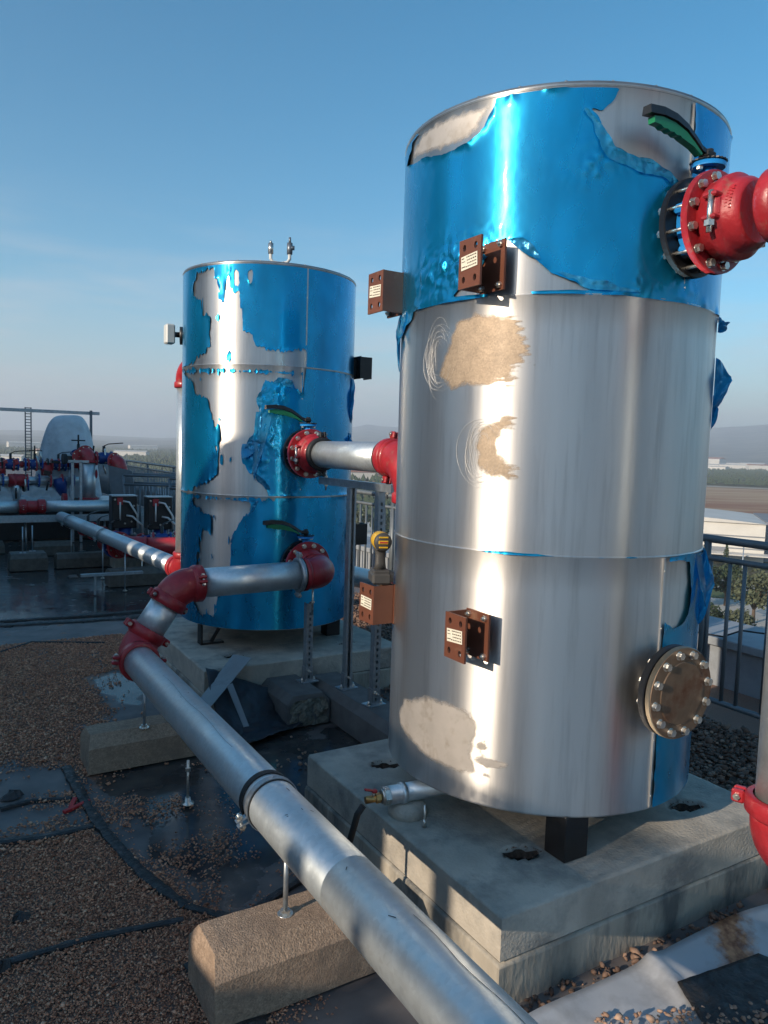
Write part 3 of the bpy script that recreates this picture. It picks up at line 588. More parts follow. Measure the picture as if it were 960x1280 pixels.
def brown(i):
    def f(S, Z):
        d = sdf(st1[i], S, Z); a0, a1 = min(q[0] for q in st1[i]), max(q[0] for q in st1[i]); u = (S-a0)/(a1-a0)
        grain = fbm(S*170, Z*170, 2, 5)*.05+.012
        return np.minimum(d+.015*fbm(S*22, Z*22, 4, 60+i)+.07*np.clip(u, 0, 1)**3*fbm(S*18, Z*120, 3, 90+i)+.006, 1.)
    a = np.degrees(np.array(st1[i])[:, 0]/TR); z = np.array(st1[i])[:, 1]
    cyl_sheet('glue_residue', 'glue_tan', tank1, T1, f, a.min()-3, a.max()+3, z.min()-.03, z.max()+.03, .0032, .0012, None, 0, i)
brown(0); brown(1)
residue(2, 'glue_residue', 'glue_pale', .012, 16)
residue(3, 'glue_residue', 'glue_pale', .075, 26, -.012, .5, 1.6)
for i, q in enumerate(sw1):     # thin curved wipe marks round the residue
    cs, cz = np.mean([p[0] for p in q]), np.mean([p[1] for p in q]); m_ = MB()
    for k in range(11):
        rs = .018+.0050*k*random.uniform(.6, 1.4); rz = .055+.0065*k*random.uniform(.6, 1.4); P_ = []
        a0, a1 = (60+random.uniform(-50, 20), 300+random.uniform(-30, 50)) if i else (random.uniform(20, 60), random.uniform(250, 350))
        for j in range(26):
            q_ = R(a0+(a1-a0)*j/25); s_ = cs+(.035 if i else 0)+rs*math.cos(q_)*1.1; z_ = cz+rz*math.sin(q_); s_ += .006*math.sin(q_*2.3+k*1.7); z_ += .009*math.sin(q_*1.7+k*2.9); P_.append((T1[0]+(TR+.0022)*math.cos(s_/TR), T1[1]+(TR+.0022)*math.sin(s_/TR), z_))
        m_.sweep(P_, [.0007*max(.15, math.sin(math.pi*(j+.5)/26))*random.uniform(.5, 1.2) for j in range(26)], 4, True)
    stuff(m_.build('wipe_marks', 'wipe_mark', tank1))
def bare_scuff(poly, name='scuffed_area'):
    q = polys_s([poly])[0]; a = np.array(poly)[:, 0]; z = np.array(poly)[:, 1]
    cyl_sheet(name, 'glue_pale', tank1, T1, lambda S, Z: sdf(q, S, Z)-.012+.016*fbm(S*14, Z*14, 3, 7), a.min()-2, a.max()+2, z.min(), z.max(), .006, .0018, None, 0, 9)
bare_scuff(BARE1[0]); 
# torn film flaps hanging from the seams
def fin(parent, loc, th, ztop, w, h, seed, sag=.3):
    m_ = MB(); V = []; nx, nz_ = 7, 14
    for j in range(nz_+1):
        v = j/nz_
        for i in range(nx+1):
            u = i/nx; wd = w*(math.sin(math.pi*min(1, v*.9+.12))**.8)*(.75+.5*float(fbm(np.array(v*5.+seed), np.array(2.), 3, seed))+.2); r = TR+.003+wd*u
            q = R(th)+(.05*math.sin(u*5+v*7+seed)+.02*math.sin(v*15))*u; V.append((loc[0]+r*math.cos(q), loc[1]+r*math.sin(q), ztop-h*v-sag*w*u*(1+.5*math.sin(v*9))))
    m_.add(V, [(j*(nx+1)+i, j*(nx+1)+i+1, j*(nx+1)+i+nx+2, j*(nx+1)+i+nx+1) for j in range(nz_) for i in range(nx)], True); m_.build('film_flap', 'loose_film', parent)
def flap(parent, loc, th, ztop, w, h, seed, out=.02, lean=0.):
    rr = np.random.default_rng(seed); nx, nz_ = 10, 14; m_ = MB(); V = []; F = []
    for j in range(nz_+1):
        v = j/nz_
        for i in range(nx+1):
            u = i/nx; wd = w*(1-.75*v**1.5); s_ = R(th)*TR+lean*v+(u-.5)*wd; zz = ztop-h*v*(1-.25*abs(u-.4))
            r = TR+.006+out*v**1.2+.018*float(fbm(np.array(u*4.+seed), np.array(v*5.), 3, seed))*v**.5
            V.append((loc[0]+r*math.cos(s_/TR), loc[1]+r*math.sin(s_/TR), zz+.01*rr.uniform(-1, 1)*(v > .9)))
    for j in range(nz_):
        for i in range(nx): a = j*(nx+1)+i; F.append((a, a+1, a+nx+2, a+nx+1))
    m_.add(V, F, True); m_.build('film_flap', 'loose_film', parent)
fin(tank1, T1, -53, Z2-.13, .055, .17, 3); fin(tank1, T1, -55, Z2+.01, .04, .04, 4); fin(tank1, T1, -50, Z2-.26, .02, .12, 8); fin(tank1, T1, -208, Z2+.01, .018, .20, 5)
fin(tank1, T1, -57, Z1+.01, .045, .25, 6, .6); flap(tank1, T1, -66, Z1+.0, .10, .20, 6, .025, .02); flap(tank1, T1, -200, Z2+.02, .10, .13, 9, .014)
flap(tank2, T2, -115, 1.80, .10, .42, 12, .018, -.05); flap(tank2, T2, -122, 1.60, .12, .10, 14, .03, -.04)
fin(tank2, T2, -42, Z2-.02, .03, .30, 15); fin(tank2, T2, -45, 1.70, .03, .10, 16)
def leg(parent, x, y, kind):
    m_ = MB()
    if kind: m_.box((x, y, .348), (.105, .095, .154), None, .003)
    else:
        m_.box((x-.045, y, .348), (.014, .07, .154)); m_.box((x+.03, y, .277), (.15, .07, .012)); m_.box((x+.02, y, .416), (.17, .07, .012))
        m_.prism([(x+.10, y-.006, .416), (x+.02, y-.006, .283), (x+.045, y-.006, .283), (x+.125, y-.006, .416)], (0, .012, 0))
    m_.build('leg', 'black_paint', parent)
leg(tank1, 1.80, 1.735, 1); leg(tank1, 2.55, 2.22, 1); leg(tank1, 1.80, 2.66, 1)
leg(tank2, 1.566, 4.81, 0); leg(tank2, 2.43, 4.70, 1); leg(tank2, 2.03, 5.38, 1)

# wall brackets: channel with a four-hole face plate, web on one side, fixing plate on the tank
def bracket(parent, T, ysign, z, side, mt, rusty=True):
    yc = T[1]+ysign*.285; xf = T[0]+side*.622; xb = T[0]+side*.530; hw, hh = .054, .074
    hol = []
    for dy in (-.028, .028):
        for dz in (-.048, .048): hol.append([(xf, yc+dy+.0085*math.cos(2*math.pi*k/10), z+dz+.011*math.sin(2*math.pi*k/10)) for k in range(10)])
    m_ = MB().prism([(xf, yc-hw, z-hh), (xf, yc+hw, z-hh), (xf, yc+hw, z+hh), (xf, yc-hw, z+hh)], (-side*.007, 0, 0), hol)
    b = m_.build('bracket', mt, parent)
    w_ = MB(); yw = yc+ysign*(-hw+.0035) if True else 0
    yw = yc-ysign*(hw-.0035)*-1
    if side < 0: yw = yc-(.0505 if ysign > 0 else -.0505)
    w_.box(((xf+xb)/2-side*.001, yw, z), (abs(xf-xb)-.012, .007, hh*2-.001)); w_.build('bracket_web', mt, b)
    p_ = MB(); p_.box((xb, yc, z), (.007, hw*2+.010, hh*2+.006)); p_.build('fixing_plate', mt if rusty else 'black_paint', b)
    MB().box((xb-side*.028, yc-ysign*.022, z-.004), (.048, hw*1.1, hh*1.7)).build('standoff', 'black_paint', b)
    for dy in (-.042, .042):
        for dz in (-.062, .062):
            q = MB(); hexnut(q, (xb+side*.0035, yc+dy, z+dz), (side, 0, 0), 0, .009, .0105); q.cyl((xb, yc+dy, z+dz), (xb+side*.02, yc+dy, z+dz), .005, 8); q.build('bolt', 'zinc_bolt', b)
    return b, xf, yc
def sticker(b, xf, yc, z, side=-1, tilt=0.):
    o = Vector((xf+side*.0012, yc, z)); M = Matrix.Rotation(tilt, 3, 'X')
    MB().box(o, (.0014, .080, .042), M).build('label_sticker', 'paper_label', b)
    k = MB(); rr = random.Random(int(abs(yc)*1000))
    for row in range(4):
        y = -.036
        while y < .010:
            w = rr.uniform(.003, .009); k.box(o+M@Vector((side*.001, -(y+w/2)*-1, .015-row*.0095)), (.0006, w*.85, .0035), M); y += w+.002
    k.box(o+M@Vector((side*.001, .030, .014)), (.0006, .012, .003), M); k.box(o+M@Vector((side*.001, .028, .004)), (.0006, .016, .002), M); k.box(o+M@Vector((side*.001, .028, -.012)), (.0006, .018, .003), M)
    stuff(k.build('sticker_print', 'print_ink', b))
for zz in (2.175, 1.005):
    for ys in (-1, 1):
        b, xf, yc = bracket(tank1, T1, ys, zz, -1, 'brown_primer'); sticker(b, xf, yc, zz+.004, -1, R(3 if ys > 0 else -4))
for zz in (2.15, .99):
    for ys in (-1, 1): bracket(tank2, T2, ys, zz, 1, 'black_paint', False)

# blind flange low on the near tank
bf = thing('blind_flange', 'round bolted blind flange with bronze face, low on the near tank', 'flange', (2.053, 1.56, .847)); o = Vector((2.053, 1.516, .847)); ax = (0, -1, 0)
MB().lathe(o, ax, [(-.11, .082), (-.04, .082)], 32).build('nozzle', 'black_paint', bf)
MB().disc(o, ax, -.052, -.028, .149, 48, .003).build('counter_flange', 'black_paint', bf)
MB().lathe(o, ax, [(-.026, .125), (-.022, .125)], 48).build('gasket', 'rubber', bf)
MB().disc(o, ax, -.021, -.0205+.018, .150, 48, .002).build('flange_rim', 'flange_edge', bf)
MB().lathe(o, ax, [(-.003, .148), (0, .1475), (0, .104), (.003, .101), (.003, .001)], 48, False, False, False).build('flange_face', 'flange_bronze', bf)
bolt_circle(bf, o, ax, .128, 12, -.066, .012, .001, .014, .0095, .35)

# valves and adapters
v1 = butterfly_valve((2.053, 1.582, 2.31), 'lever valve high on the near tank, black flange and green grip')
v2 = copy_tree(v1, (2.03, 4.333, 1.552)); v2['label'] = 'lever valve on the upper outlet of the farther tank, above the short pipe'
v3 = copy_tree(v1, (2.03, 4.333, .850)); v3['label'] = 'lever valve low on the farther tank, behind the red elbow'
fa1 = flange_adapter((2.053, 1.582, 2.31), 'big red cast flange adapter high on the near tank', .215)
fa2 = flange_adapter((2.03, 4.333, 1.552), 'red flange adapter where the upper pipe meets the farther tank', .215)
fa3 = flange_adapter((2.03, 4.333, .850), 'red flange adapter behind the low elbow of the farther tank', .16, False)

# ---------------------------------------------------------------- pipe runs
Z_ = Vector((0, 0, 1)); Y_ = Vector((0, 1, 0)); X_ = Vector((1, 0, 0))
# riser from the near valve, right edge of the picture
rn = thing('riser_pipe', 'thick vertical galvanised pipe with red elbows at the right edge', 'pipe', (2.053, 1.155, .45))
e, a, b = elbow(rn, (2.053, 1.155, 2.31), (0, -1, 0), (0, 0, -1), .135, .088); coupling(rn, a+Y_*.006, (0, 1, 0), .084, R(90))
pipe_part(rn, b-Z_*.0, (2.053, 1.155, .64), .080); coupling(rn, b-Z_*.01, (0, 0, 1), .084, .6)
e, a2, b_ = elbow(rn, (2.053, 1.155, .465), (0, 0, -1), (1, -.15, 0), .15, .090); coupling(rn, a2+Z_*.012, (0, 0, 1), .084, R(200))
pipe_part(rn, b_, b_+Vector((1.0, -.15, 0)).normalized()*.9, .082)
# upper run from the farther tank to its own riser behind the near tank
ru = thing('upper_pipe_run', 'short horizontal galvanised pipe from upper valve to red elbow between the tanks', 'pipe', (2.03, 3.7, 1.552))
coupling(ru, (2.03, 4.095, 1.552), (0, 1, 0), PR, R(90), 'rubber', .02); pipe_part(ru, (2.03, 4.115, 1.552), (2.03, 3.29, 1.552))
coupling(ru, (2.03, 3.30, 1.552), (0, 1, 0), PR, R(100)); MB().ring((2.03, 3.336, 1.552), (0, 1, 0), -.008, .008, PR*1.0, PR*1.16).build('gasket', 'rubber', ru)
e, a, b = elbow(ru, (2.03, 3.09, 1.552), (0, -1, 0), (0, 0, -1), .18, .088); coupling(ru, b-Z_*.012, (0, 0, 1), PR, R(160))
pipe_part(ru, b-Z_*.02, (2.03, 3.09, .98)); coupling(ru, (2.03, 3.09, .97), (0, 0, 1), PR, R(30), 'rubber')
e, a, b = elbow(ru, (2.03, 3.09, .79), (0, 0, -1), (1, 0, 0), .14, .088)
pipe_part(ru, b, (2.9, 3.09, .79))
# lower run: elbow on the farther tank, horizontal pipe, dropping piece, then the long pipe in front
rl = thing('main_pipe_run', 'long galvanised pipe run with red elbows from the low valve down past the camera', 'pipe', (1.0, 3.9, .487))
P1, P2, P3 = Vector((2.03, 3.97, .850)), Vector((1.135, 3.97, .838)), Vector((.897, 3.97, .487))
e, a, b = elbow(rl, P1, (0, -1, 0), (-1, 0, 0), .16, .088); MB().lathe(a, (0, 1, 0), [(0, .088), (.06, .088)], 32).build('collar', 'red_paint', rl)
MB().ring(b-X_*.012, (1, 0, 0), -.010, .010, PR*1.0, PR*1.16).build('gasket', 'rubber', rl); coupling(rl, b-X_*.034, (1, 0, 0), PR, R(90), 'zinc_steel', .013)
d12 = (P2-P1).normalized(); d23 = (P3-P2).normalized()
e, a, c_ = elbow(rl, P2, d12, d23, .085, .088); pipe_part(rl, b, a-d12*.002); coupling(rl, a-d12*.016, d12, PR, R(20)); coupling(rl, c_+d23*.016, d23, PR, R(70))
e, a, b = elbow(rl, P3, d23, (0, -1, 0), .115, .088); pipe_part(rl, c_, a); coupling(rl, a-d23*.016, d23, PR, R(85)); coupling(rl, b+Vector((0, -.030, 0)), (0, 1, 0), PR, R(10), 'red_paint', .022)
pipe_part(rl, b, (.897, -2.4, .487), PR, 48, 'zinc_pipe', 'pipe', (b.y-1.60, b.y+.35))
sc_ = MB()
for y_, x_, l_ in ((3.30, -.02, .9), (1.32, .012, .5)):
    P_ = [(.897+x_+.004*math.sin(k), y_-l_*k/12, .487+math.sqrt((PR+.0006)**2-(x_+.004*math.sin(k))**2)) for k in range(13)]; sc_.sweep(P_, .0005, 4)
rr = random.Random(5)
for k in range(9):
    y_ = rr.choice((1.50, 1.95, 1.30, 3.05))+rr.uniform(-.09, .09); q = R(rr.uniform(60, 125)); n_ = Vector((math.cos(q), 0, math.sin(q))); p = Vector((.897, y_, .487))+n_*(PR+.0005)
    sc_.box(p, (.0015, rr.uniform(.006, .022), .0006), Matrix.Rotation(R(90)-q, 3, 'Y') @ Matrix.Rotation(rr.uniform(-.9, .9), 3, 'Z'))
stuff(sc_.build('marker_scribbles', 'black_paint', rl))
# far run along the roof and its sunlit riser behind the farther tank
rf = thing('rear_pipe_run', 'galvanised pipe running away across the wet roof, left of the farther tank', 'pipe', (1.72, 8.0, .5))
e, a, b = elbow(rf, (1.885, 6.41, .5), (.12, -1, 0), (0, 0, 1), .12, .088); pipe_part(rf, (1.58, 11.3, .5), a, PR, 32, rings=(1.4,)); coupling(rf, a-Vector((.012, -.05, 0)), (.12, -1, 0), PR, R(90)); coupling(rf, b+Z_*.012, (0, 0, 1), PR, R(200))
pipe_part(rf, b, (1.885, 6.41, 2.08)); e, a, c_ = elbow(rf, (1.885, 6.41, 2.22), (0, 0, 1), (.14, -.9, 0), .13, .088); pipe_part(rf, c_, (2.03, 5.50, 2.22)); coupling(rf, a-Z_*.01, (0, 0, 1), PR, R(200))
sp_ = thing('spare_pipe', 'loose blue grey pipe lying beyond the plinths by the railing', 'pipe', (3.1, 4.6, .42)); pipe_part(sp_, (3.02, 5.45, .53), (3.38, 3.2, .53), .084, 32)

# ---------------------------------------------------------------- plinths
def rough_slab(name, x0, x1, y0, y1, z0, z1, mt, parent, seed, res=.035, rnd=.010, holes=()):
    """slab as a fine closed skin with slightly chipped edges; holes sink into the top"""
    nx, ny = int((x1-x0)/res), int((y1-y0)/res); m_ = MB(); rr = random.Random(seed)
    xs = [x0]+[x0+.004]+[x0+(x1-x0)*i/nx for i in range(1, nx)]+[x1-.004]+[x1]; ys = [y0]+[y0+.004]+[y0+(y1-y0)*i/ny for i in range(1, ny)]+[y1-.004]+[y1]
    NX, NY = len(xs), len(ys)
    XX, YY = np.meshgrid(np.array(xs), np.array(ys)); n = fbm(XX*9, YY*9, 3, seed)*.003
    dz = np.zeros(XX.shape)
    for (hx, hy, ha, hb, rot) in holes:
        u = (XX-hx)*math.cos(rot)+(YY-hy)*math.sin(rot); v = -(XX-hx)*math.sin(rot)+(YY-hy)*math.cos(rot)
        d = np.sqrt((u/ha)**2+(v/hb)**2)+.35*fbm(XX*30, YY*30, 3, 5); dz -= np.clip((1.15-d)/.35, 0, 1)*.055
    edge = np.minimum(np.minimum(XX-x0, x1-XX), np.minimum(YY-y0, y1-YY)); chip = np.clip(fbm(XX*22, YY*22, 4, seed+2)-.08, 0, 1)*.03
    ZZ = z1+n+dz-np.where(edge < .003, rnd*.7+chip, 0)
    ins = np.where(edge < .003, .0, 0)
    V = [(float(XX[i, j]), float(YY[i, j]), float(ZZ[i, j])) for i in range(NY) for j in range(NX)]
    F = [(i*NX+j, i*NX+j+1, (i+1)*NX+j+1, (i+1)*NX+j) for i in range(NY-1) for j in range(NX-1)]
    per = [(0, j) for j in range(NX)]+[(i, NX-1) for i in range(1, NY)]+[(NY-1, j) for j in range(NX-2, -1, -1)]+[(i, 0) for i in range(NY-2, 0, -1)]
    base = len(V); k = len(per)
    for (i, j) in per: V.append((xs[j], ys[i], z0))
    F2 = [(per[a_][0]*NX+per[a_][1], base+a_, base+(a_+1) % k, per[(a_+1) % k][0]*NX+per[(a_+1) % k][1]) for a_ in range(k)]
    m_.add(V, F, True); m_.f += F2; m_.sm += [False]*len(F2)
    m_.f.append(tuple(base+k-1-a_ for a_ in range(k))); m_.sm.append(False)
    return m_.build(name, mt, parent)
pl1 = thing('concrete_plinth', 'square two-course concrete plinth under the near tank', 'plinth', (2.06, 2.2, 0), 'concrete plinths')
rough_slab('top_slab', 1.385, 2.74, 1.565, 2.86, .135, .27, 'concrete', pl1, 1, res=.016, holes=((1.676, 1.811, .060, .034, -.35), (2.47, 1.77, .07, .034, -.3), (1.634, 2.622, .06, .032, -.3)))
rough_slab('base_slab', 1.378, 2.748, 1.558, 2.868, -.02, .128, 'concrete_side', pl1, 4, .09)
MB().box((2.06, 2.212, .1315), (1.34, 1.28, .0069)).build('joint', 'rubber', pl1)
pl2 = thing('concrete_plinth', 'square concrete plinth under the farther tank, partly behind crumpled black sheeting', 'plinth', (2.03, 4.93, 0), 'concrete plinths')
rough_slab('top_slab', 1.36, 2.72, 4.215, 5.62, .135, .27, 'concrete', pl2, 8, res=.02, holes=((1.62, 4.46, .05, .03, .3), (2.42, 4.45, .06, .02, .2)))
rough_slab('base_slab', 1.352, 2.728, 4.207, 5.628, -.02, .128, 'concrete_side', pl2, 9, .09)
MB().box((2.04, 4.92, .1315), (1.345, 1.39, .0069)).build('joint', 'rubber', pl2)
# crumbs of broken mortar in and around the fixing holes
pts = []; 
for (hx, hy, n_) in ((1.676, 1.811, 80), (2.47, 1.77, 90), (1.634, 2.622, 50), (1.62, 4.46, 40), (2.42, 4.45, 40), (1.45, 2.02, 6)):
    for k in range(n_): q = RNG.uniform(0, 6.28); r_ = RNG.uniform(.2, 1.15)**.7; pts.append((hx+.060*r_*math.cos(q), hy+.034*r_*math.sin(q)-.018*math.cos(q)*r_, .225+.042*(r_ > .9)))
tag(stuff(stones('mortar_crumbs', 'coarse_gravel', np.array(pts), RNG.uniform(.004, .011, len(pts)), 8)), 'crumbs of broken mortar around the fixing holes of the plinths', 'rubble')
for (hx, hy, a_, b_, pr_) in ((1.676, 1.811, .056, .028, pl1), (2.47, 1.77, .062, .026, pl1), (1.634, 2.622, .052, .024, pl1), (1.62, 4.46, .045, .024, pl2), (2.42, 4.45, .05, .02, pl2)):
    hh_ = MB(); V_ = []; n_ = 18
    for k in range(n_): q = 6.283*k/n_; w_ = 1+.13*math.sin(q*2+hx*9)+.10*math.sin(q*5+hy*7); u_, v_ = a_*w_*math.cos(q), b_*w_*math.sin(q); V_.append((hx+u_*.94+v_*.34, hy-u_*.34+v_*.94, .262+.004*math.sin(k*1.7)))
    V_.append((hx, hy, .225)); hh_.add(V_, [(k, (k+1) % n_, n_) for k in range(n_)]); hh_.build('dark_hole_bed', 'soil', pr_)  # dark brown rubble bed; its colour also stands in for shade in the hole
# studs
for (x, y, h, lb) in ((1.478, 2.10, .085, 'thin threaded stud standing on the near plinth beside the drain sleeve'), (1.30, 1.30, .0, '')):
    if h: tag(MB().cyl((x, y, .268), (x, y, .268+h), .0045, 8).cyl((x, y, .27), (x, y, .30), .0062, 8).build('threaded_stud', 'zinc_bolt', None, (x, y, .27)), lb, 'stud')
# drain: sleeve pipe on a mortar pad with a small red-handled tap
dr = thing('drain_pipe', 'short grey drain pipe with nut coming out under the near tank', 'pipe', (1.45, 2.2, .33))
pipe_part(dr, (1.93, 2.15, .365), (1.405, 2.225, .35), .034, 24); MB().lathe((1.46, 2.217, .352), (-.99, .14, 0), [(-.006, .034), (-.006, .0385), (.012, .0385), (.012, .034)], 24).build('collar', 'zinc_pipe', dr)
nn = MB(); hexnut(nn, (1.405, 2.225, .35), (-.99, .14, 0), -.002, .022, .033); nn.lathe((1.405, 2.225, .35), (-.99, .14, 0), [(.022, .028), (.03, .024)], 18); nn.build('nut', 'zinc_bolt', dr)
tp = thing('drain_tap', 'small brass tap with red handle at the end of the drain pipe', 'tap', (1.34, 2.235, .345))
MB().cyl((1.38, 2.229, .348), (1.315, 2.238, .346), .013, 14).lathe((1.36, 2.232, .347), (-.99, .14, 0), [(-.012, .018), (.006, .018)], 6, False).build('body', 'brass', tp)
MB().cyl((1.345, 2.233, .35), (1.345, 2.233, .376), .006, 10).build('stem', 'zinc_bolt', tp); MB().box((1.335, 2.236, .380), (.055, .014, .008), Matrix.Rotation(.3, 3, 'Y'), .003).box((1.348, 2.233, .375), (.02, .018, .012), None, .003).build('handle', 'red_paint', tp)
tag(MB().lathe((1.485, 2.22, 0), (0, 0, 1), [(.262, .074), (.30, .070), (.318, .055), (.322, .02)], 28).build('mortar_pad', 'concrete', None, (1.485, 2.22, .265)), 'round mortar pad under the drain pipe on the near plinth edge', 'mortar pad')

# ---------------------------------------------------------------- impact driver on the lower left bracket
dl = thing('impact_driver', 'yellow and black cordless impact driver standing upright on a brown bracket', 'power tool', (1.487, 2.473, 1.079))
do = Vector((1.487, 2.473, 1.0795)); fd = Vector((.35, .93, 0)).normalized(); sdv = Vector((.93, -.35, 0)).normalized(); M = Matrix((sdv, fd, Z_)).transposed()
MB().box(do+Z_*.024, (.074, .108, .044), M, .008).build('battery', 'grey_plastic', dl); MB().box(do+Z_*.050, (.064, .092, .012), M, .004).build('foot', 'grey_plastic', dl)
hg = MB(); hp_ = [do+Z_*.052, do+Z_*.08-fd*.004, do+Z_*.105, do+Z_*.128+fd*.004, do+Z_*.14+fd*.004]; hg.sweep(hp_, [.021, .017, .016, .019, .022], 16, flat=1.25); hg.build('handle', 'grey_plastic', dl)
hc = do+Z_*.166
MB().lathe(hc-fd*.055, fd, [(0, .020), (.004, .031), (.018, .0345), (.05, .036), (.085, .034), (.10, .028)], 28).build('motor_housing', 'yellow_plastic', dl)
MB().lathe(hc-fd*.060, fd, [(-.001, .012), (0, .028), (.006, .0335), (.013, .035)], 28).build('rear_cap', 'grey_plastic', dl)
MB().lathe(hc+fd*.045, fd, [(0, .033), (.02, .028), (.045, .016), (.05, .010), (.062, .010)], 24).build('nose', 'grey_plastic', dl)
for k, zz in enumerate((.019, -.019)): MB().box(hc-fd*.0618+Z_*zz, (.036-.002*k, .004, .006), M, .001).build('vent_slat', 'yellow_plastic', dl)
MB().box(hc-fd*.0615, (.038, .004, .014), M, .002).build('name_plate', 'yellow_plastic', dl); MB().box(hc-fd*.0640, (.030, .001, .006), M).build('plate_print', 'red_ink', dl)
MB().box(do+Z_*.122+fd*.026, (.014, .012, .024), M, .004).build('trigger', 'grey_plastic', dl); MB().box(hc-Z_*.030+fd*.0, (.046, .07, .016), M, .006).build('lower_housing', 'grey_plastic', dl)

# ---------------------------------------------------------------- chamfered roof blocks and pipe supports
def block(loc, dims, label, mt='block_concrete', broken=None, along='x', cham=.055, group='chamfered concrete blocks carrying the pipes'):
    L, W, H = dims; x, y, z = loc; m_ = MB(); sec = [(-W/2, 0), (W/2, 0), (W/2, H-cham), (W/2-cham*.9, H), (-W/2+cham*.9, H), (-W/2, H-cham)]
    n = 12; V = []; rr = random.Random(int(x*100+y*17))
    for i in range(n+1):
        u = -L/2+L*i/n
        for j, (a, b) in enumerate(sec):
            e_ = (i in (0, n)); k = rr.uniform(-.0012, .0012); a2 = a*(1-.01*e_)+k; b2 = b-(.003 if e_ and b > 0 else 0)+rr.uniform(-.001, .001)*(b > 0)
            uu = u+(.016 if e_ and i == 0 else -.016 if e_ else 0)*(1 if j in (3, 4) else 0)+rr.uniform(-.0015, .0015)*e_
            V.append((x+uu, y+a2, z+b2) if along == 'x' else (x-a2, y+uu, z+b2))
    F = []
    for i in range(n):
        for j in range(6): k = (j+1) % 6; F.append((i*6+k, (i+1)*6+k, (i+1)*6+j, i*6+j))
    F += [tuple(range(5, -1, -1)), tuple(n*6+k for k in range(6))]
    m_.add(V, F); return tag(m_.build('concrete_block', mt, None, (x, y, z)), label, 'concrete block', group)
block((.905, 1.985, 0), (.53, .25, .195), 'brown chamfered concrete block nearest the camera, sunlit on top')
block((.90, 3.80, 0), (.54, .23, .18), 'brown chamfered block under the long pipe, where it bends up')
blk3 = block((1.845, 4.02, 0), (.42, .27, .18), 'short dark grey block with broken face, under the short slotted post', 'dark_block', along='y', cham=.045)
bk = rough = MB(); bx = []
XXb, ZZb = np.meshgrid(np.linspace(-.118, .118, 14), np.linspace(.004, .158, 10)); dy = fbm(XXb*30, ZZb*30, 4, 3)*.05
bk.add([(1.845+float(XXb[i, j])*(1-.25*max(0, (float(ZZb[i, j])-.12)/.04)), 3.806+float(dy[i, j]), float(ZZb[i, j])) for i in range(10) for j in range(14)], [(i*14+j, i*14+j+1, (i+1)*14+j+1, (i+1)*14+j) for i in range(9) for j in range(13)])
bk.build('broken_face', 'broken_concrete', blk3)
block((2.115, 3.66, 0), (1.02, .25, .18), 'long dark grey block carrying the two tall slotted posts', 'dark_block', along='y', cham=.045)
block((1.98, 8.58, 0), (.64, .25, .18), 'brown block under the receding pipe, just left of the farther tank', 'wet_block'); 
block((1.64, 10.05, 0), (.62, .26, .17), 'dark block beside the receding pipe, second one back', 'wet_block')
block((1.02, 10.05, 0), (.42, .36, .20), 'squat block with thin rods, alone on the wet roof at far left', 'wet_block')
block((1.45, 11.2, 0), (.5, .24, .18), 'small block under the far end of the receding pipe', 'wet_block')
block((2.22, 11.0, 0), (.30, .24, .16), 'small block under the right end of the cable tray', 'wet_block')
block((.70, 11.6, 0), (.36, .24, .16), 'small block in the shade under the cable tray, left of the receding pipe', 'wet_block')
block((1.42, 9.3, 0), (.10, .10, .02), 'flat dark mortar pat on the wet roof near the squat block', 'dark_block', group='mortar pats')
def support(px, py, pz, ztop, label, clamp_y=None, side=(-1, 0, -.35)):
    t = thing('pipe_support', label, 'pipe support', (px, py, ztop), 'threaded rod pipe supports')
    MB().cyl((px, py, ztop-.005), (px, py, pz-PR*1.0), .0075, 10).build('threaded_rod', 'zinc_steel', t)
    q = MB().lathe((px, py, ztop), (0, 0, 1), [(0, .024), (.004, .024)], 18); hexnut(q, (px, py, ztop), (0, 0, 1), .004, .016, .015); q.build('nut', 'zinc_bolt', t)
    MB().box((px, py, pz-PR*1.02), (.05, .03, .006)).build('saddle', 'zinc_steel', t)
    if clamp_y is not None: band(t, (px, clamp_y, pz), (0, 1, 0), PR, .011, 'zinc_steel', True, side)
    return t
ps_ = support(.897, 1.983, .487, .193, 'threaded rod standing on the nearest brown block, under the long pipe', 2.10)
MB().ring((.897, 2.15, .487), (0, 1, 0), -.012, .012, PR*1.002, PR*1.06, 40).build('rubber_liner', 'rubber', ps_)
support(.897, 3.72, .487, .178, 'threaded rod on the brown block under the bend of the long pipe')
support(1.705, 9.05, .5, .0, 'rod under the receding pipe with a clamp band, left of the farther tank', 9.0)
support(1.77, 8.2, .5, .0, 'rod under the receding pipe, nearer the farther tank')
support(1.60, 10.6, .5, .0, 'rod at the far end of the receding pipe', 10.7)
for i, (x, y) in enumerate(((.96, 10.0), (1.08, 10.12))):
    q = MB().cyl((x, y, .19), (x, y, .52), .008, 8); q.box((x, y, .203), (.07, .05, .012)); tag(q.build('threaded_rod', 'zinc_steel', None, (x, y, .19)), ('left' if i == 0 else 'right')+' of two thin rods rising from the squat block up to the cable tray', 'rod')
q = thing('strut_channel', 'flat grey strut lying under the receding pipe', 'strut', (1.55, 8.05, .07)); MB().box((1.62, 8.1, .21), (.62, .06, .025)).build('channel', 'zinc_steel', q); MB().box((1.45, 8.1, .1), (.02, .02, .2)).build('foot_rod', 'zinc_steel', q)
